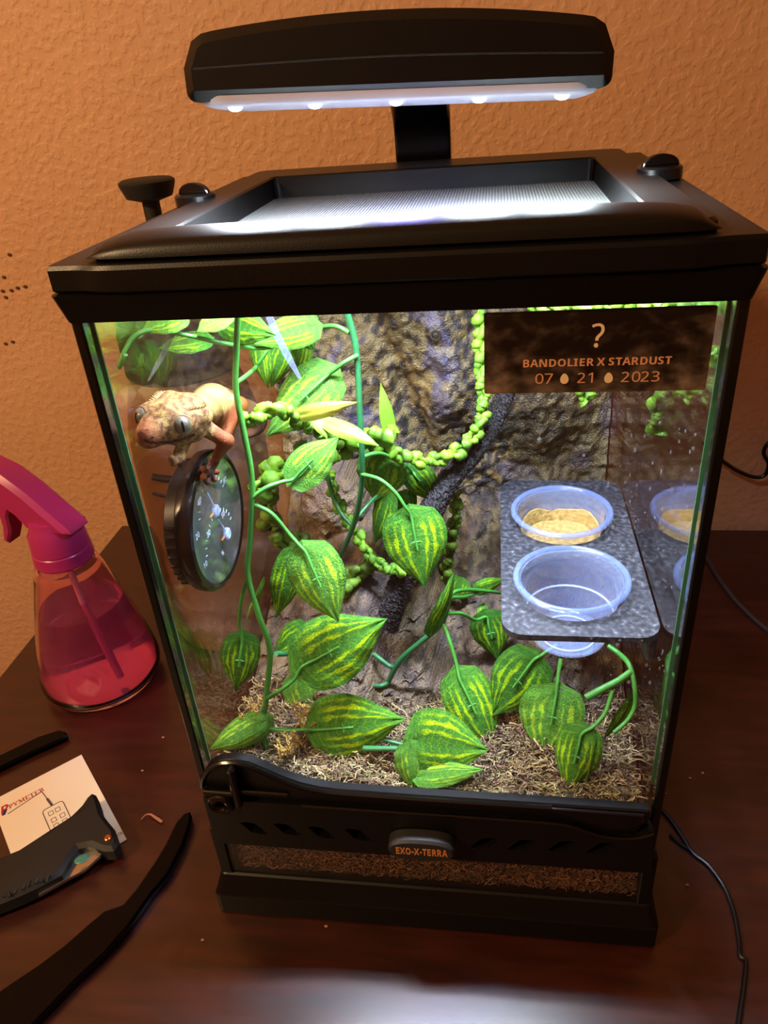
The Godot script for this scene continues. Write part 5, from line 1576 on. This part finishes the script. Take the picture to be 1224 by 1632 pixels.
func card_and_knife() -> void:
	var A: Vector3 = Vector3(-0.2285, 0.0006, 0.012)
	var ex := Vector3(0.714, 0, -0.700)
	var ez := Vector3(0.700, 0, 0.714)
	var W := 0.0545
	var H := 0.0800
	var O := A - ex * W        # upper left corner of the print
	var t := thing("printed_card", "white printed leaflet with a red heading lying under the black knife", "leaflet", Vector3(O.x, 0.0002, O.z))
	var g := Geo.new()
	var Y := Vector3.UP
	var Bs := Basis(ex, -ez, Y)
	g.prism([Vector2(0, 0), Vector2(W, 0), Vector2(W, -H), Vector2(0, -H)], -0.0003, 0.0002, Transform3D(Bs, O))
	part(t, "paper", g, mat(Color(0.86, 0.82, 0.76), 0.5))
	var red := mat(Color(0.62, 0.12, 0.10), 0.5)
	var ink := mat(Color(0.22, 0.20, 0.22), 0.5)
	var at := func(u: float, v: float) -> Vector3: return O + ex * u + ez * v + Y * 0.0002
	var hb: Vector3 = Vector3(-0.2467, 0.0008, 0.0466)
	text(t, "lettering", "PYMETER", 0.0030, Transform3D(Bs, hb), red, "Droid Serif", true, 0.0001)
	var lg: Vector3 = Vector3(-0.2558, 0.0008, 0.0553)
	text(t, "logo", "P", 0.0062, Transform3D(Bs * Basis(Vector3(1, 0, 0), Vector3(0.25, 1, 0), Vector3(0, 0, 1)), lg), red, "Droid Sans", true, 0.0001)
	g = Geo.new()
	g.prism([Vector2(-0.0034, -0.0042), Vector2(-0.0014, -0.0042), Vector2(0.0006, -0.0008), Vector2(-0.0014, -0.0008)], 0.0, 0.00025, Transform3D(Bs, lg + ex * 0.001))
	part(t, "logo_foot", g, mat(Color(0.12, 0.14, 0.42), 0.5))
	# line drawing of a plug-in meter
	g = Geo.new()
	var dw: Vector3 = Vector3(-0.2252, 0.0008, 0.0531)
	var line := func(a: Vector2, b: Vector2, r := 0.00028) -> void: g.tube([dw + ex * a.x - ez * a.y, dw + ex * b.x - ez * b.y], r, 4)
	var box := rrect(-0.0060, 0.0060, -0.022, 0.0035, 0.002, 3)
	for i in box.size(): line.call(box[i], box[(i + 1) % box.size()])
	for q in [[-0.0035, 0.0, 0.0], [0.0005, 0.0, 0.0], [-0.0035, -0.006, 0.0], [0.0015, -0.006, 0.0], [-0.0035, -0.011, 0.0], [0.0015, -0.011, 0.0]]:
		var s := [Vector2(q[0], q[1]), Vector2(q[0] + 0.0026, q[1]), Vector2(q[0] + 0.0026, q[1] - 0.0030), Vector2(q[0], q[1] - 0.0030)]
		for i in 4: line.call(s[i], s[(i + 1) % 4], 0.0002)
	line.call(Vector2(0.0, 0.0035), Vector2(-0.0009, 0.0105), 0.0008)
	line.call(Vector2(-0.0009, 0.0105), Vector2(-0.0020, 0.0185), 0.0003)
	line.call(Vector2(-0.0020, 0.0185), Vector2(-0.0225, 0.0150), 0.0003)
	part(t, "meter_drawing", g, ink, 0.0)
	text(t, "lettering", "Ver", 0.0016, Transform3D(Bs, Vector3(-0.1778, 0.0008, 0.0656)), ink, "Droid Sans", false, 0.0001)
	# pocket knife lying on the leaflet
	var k := thing("pocket_knife", "black handled folding knife with a copper pivot resting on the leaflet", "knife", Vector3(-0.1995, 0.001, 0.084))
	g = Geo.new()
	var ol := [Vector2(-0.2024, 0.0508), Vector2(-0.2010, 0.0480), Vector2(-0.1978, 0.0491), Vector2(-0.1938, 0.0532), Vector2(-0.1881, 0.0613), Vector2(-0.1825, 0.0659), Vector2(-0.1762, 0.0707), Vector2(-0.1701, 0.0785), Vector2(-0.1710, 0.0835), Vector2(-0.1766, 0.0840), Vector2(-0.1850, 0.0816), Vector2(-0.1916, 0.0836), Vector2(-0.1928, 0.0912), Vector2(-0.1929, 0.0993), Vector2(-0.2020, 0.1071), Vector2(-0.2094, 0.1125), Vector2(-0.2171, 0.1172), Vector2(-0.2325, 0.1258), Vector2(-0.2472, 0.1296), Vector2(-0.2606, 0.1208), Vector2(-0.2667, 0.1074), Vector2(-0.2504, 0.0988), Vector2(-0.2325, 0.0921), Vector2(-0.2245, 0.0869), Vector2(-0.2114, 0.0721), Vector2(-0.2060, 0.0643), Vector2(-0.2029, 0.0569)]
	g.prism(ol, 0.0010, 0.0125, LYING, 0.0022)
	var hn := part(k, "handle", g, tri_map(mat(Color(0.028, 0.027, 0.026), 0.6), Vector3.ONE * 20.0), 35.0)
	g = Geo.new()
	var pv: Vector3 = Vector3(-0.1767, 0.0125, 0.0774)
	g.lathe([Vector2(0, -0.0005), Vector2(0.0020, -0.0005), Vector2(0.0020, 0.0008), Vector2(0.0014, 0.0012), Vector2(0, 0.0010)], Transform3D(Basis(), pv), 20)
	part(hn, "pivot", g, mat(Color(0.72, 0.42, 0.22), 0.25, 0.9))
	g = Geo.new()
	g.ball(Vector3(-0.1856, 0.0118, 0.0901), Vector3(0.0042, 0.0008, 0.0028), 18, Basis(Vector3.UP, 0.5))
	part(hn, "thumb_button", g, mat(Color(0.20, 0.42, 0.38), 0.4))
	g = Geo.new()
	for q in [[Vector3(-0.2163, 0.0126, 0.1148), Vector3(-0.2162, 0.0126, 0.112)], [Vector3(-0.2128, 0.0126, 0.1142), Vector3(-0.215, 0.0126, 0.1116)], [Vector3(-0.2118, 0.0126, 0.1124), Vector3(-0.2117, 0.0126, 0.1096)], [Vector3(-0.2083, 0.0126, 0.11), Vector3(-0.2086, 0.0126, 0.1069)], [Vector3(-0.2059, 0.0126, 0.1081), Vector3(-0.2069, 0.0126, 0.105)], [Vector3(-0.2034, 0.0126, 0.1062), Vector3(-0.2036, 0.0126, 0.1033)], [Vector3(-0.2011, 0.0126, 0.1053), Vector3(-0.2008, 0.0126, 0.1028)], [Vector3(-0.1981, 0.0126, 0.1043), Vector3(-0.1985, 0.0126, 0.1012)]]:
		g.tube(q, 0.0006, 5)
	part(hn, "embossed_marks", g, mat(Color(0.09, 0.08, 0.07), 0.5))
	g = Geo.new()
	g.prism([Vector2(-0.1792, 0.0829), Vector2(-0.1792, 0.0814), Vector2(-0.1866, 0.0773), Vector2(-0.1962, 0.0804), Vector2(-0.1957, 0.0969), Vector2(-0.2032, 0.1067), Vector2(-0.2021, 0.1087), Vector2(-0.1930, 0.0999), Vector2(-0.1844, 0.0930)], 0.0046, 0.0066, LYING, 0.0002)
	part(k, "blade", g, mat(Color(0.72, 0.70, 0.68), 0.2, 0.95))

func sunglasses() -> void:
	var t := thing("sunglasses", "black sunglasses lying with both temples pointing towards the tank", "sunglasses", Vector3(-0.1676, 0.0004, 0.1197))
	var m := mat(Color(0.008, 0.008, 0.013), 0.18)
	m.metallic_specular = 0.25
	var g := Geo.new()
	g.prism([Vector2(-0.1408, 0.0515), Vector2(-0.1385, 0.0547), Vector2(-0.1374, 0.0600), Vector2(-0.1366, 0.0731), Vector2(-0.1383, 0.0908), Vector2(-0.1432, 0.1028), Vector2(-0.1477, 0.1197), Vector2(-0.1541, 0.1342), Vector2(-0.1621, 0.1472), Vector2(-0.1734, 0.1692), Vector2(-0.1792, 0.1821), Vector2(-0.1916, 0.1904), Vector2(-0.2079, 0.1750), Vector2(-0.1964, 0.1539), Vector2(-0.1845, 0.1414), Vector2(-0.1766, 0.1316), Vector2(-0.1693, 0.1200), Vector2(-0.1643, 0.1127), Vector2(-0.1560, 0.1086), Vector2(-0.1523, 0.0991), Vector2(-0.1490, 0.0843), Vector2(-0.1471, 0.0739), Vector2(-0.1463, 0.0590), Vector2(-0.1440, 0.0530)], 0.0006, 0.0056, LYING, 0.0013)
	part(t, "temple", g, m, 35.0)
	g = Geo.new()
	g.prism([Vector2(-0.2466, -0.0033), Vector2(-0.2433, -0.0002), Vector2(-0.2462, 0.0042), Vector2(-0.2600, 0.0155), Vector2(-0.2739, 0.0285), Vector2(-0.2867, 0.0418), Vector2(-0.2950, 0.0357), Vector2(-0.2801, 0.0183), Vector2(-0.2632, 0.0021), Vector2(-0.2518, -0.0046)], 0.0006, 0.0046, LYING, 0.0012)
	part(t, "temple", g, m, 35.0)
	g = Geo.new()
	g.tube(spline([Vector3(-0.1918, 0.006, 0.1833), Vector3(-0.2262, 0.009, 0.1651), Vector3(-0.2655, 0.01, 0.1338), Vector3(-0.2949, 0.009, 0.0854), Vector3(-0.287, 0.005, 0.0408)], 6), 0.0032, 10)
	part(t, "front_bar", g, m, 35.0)
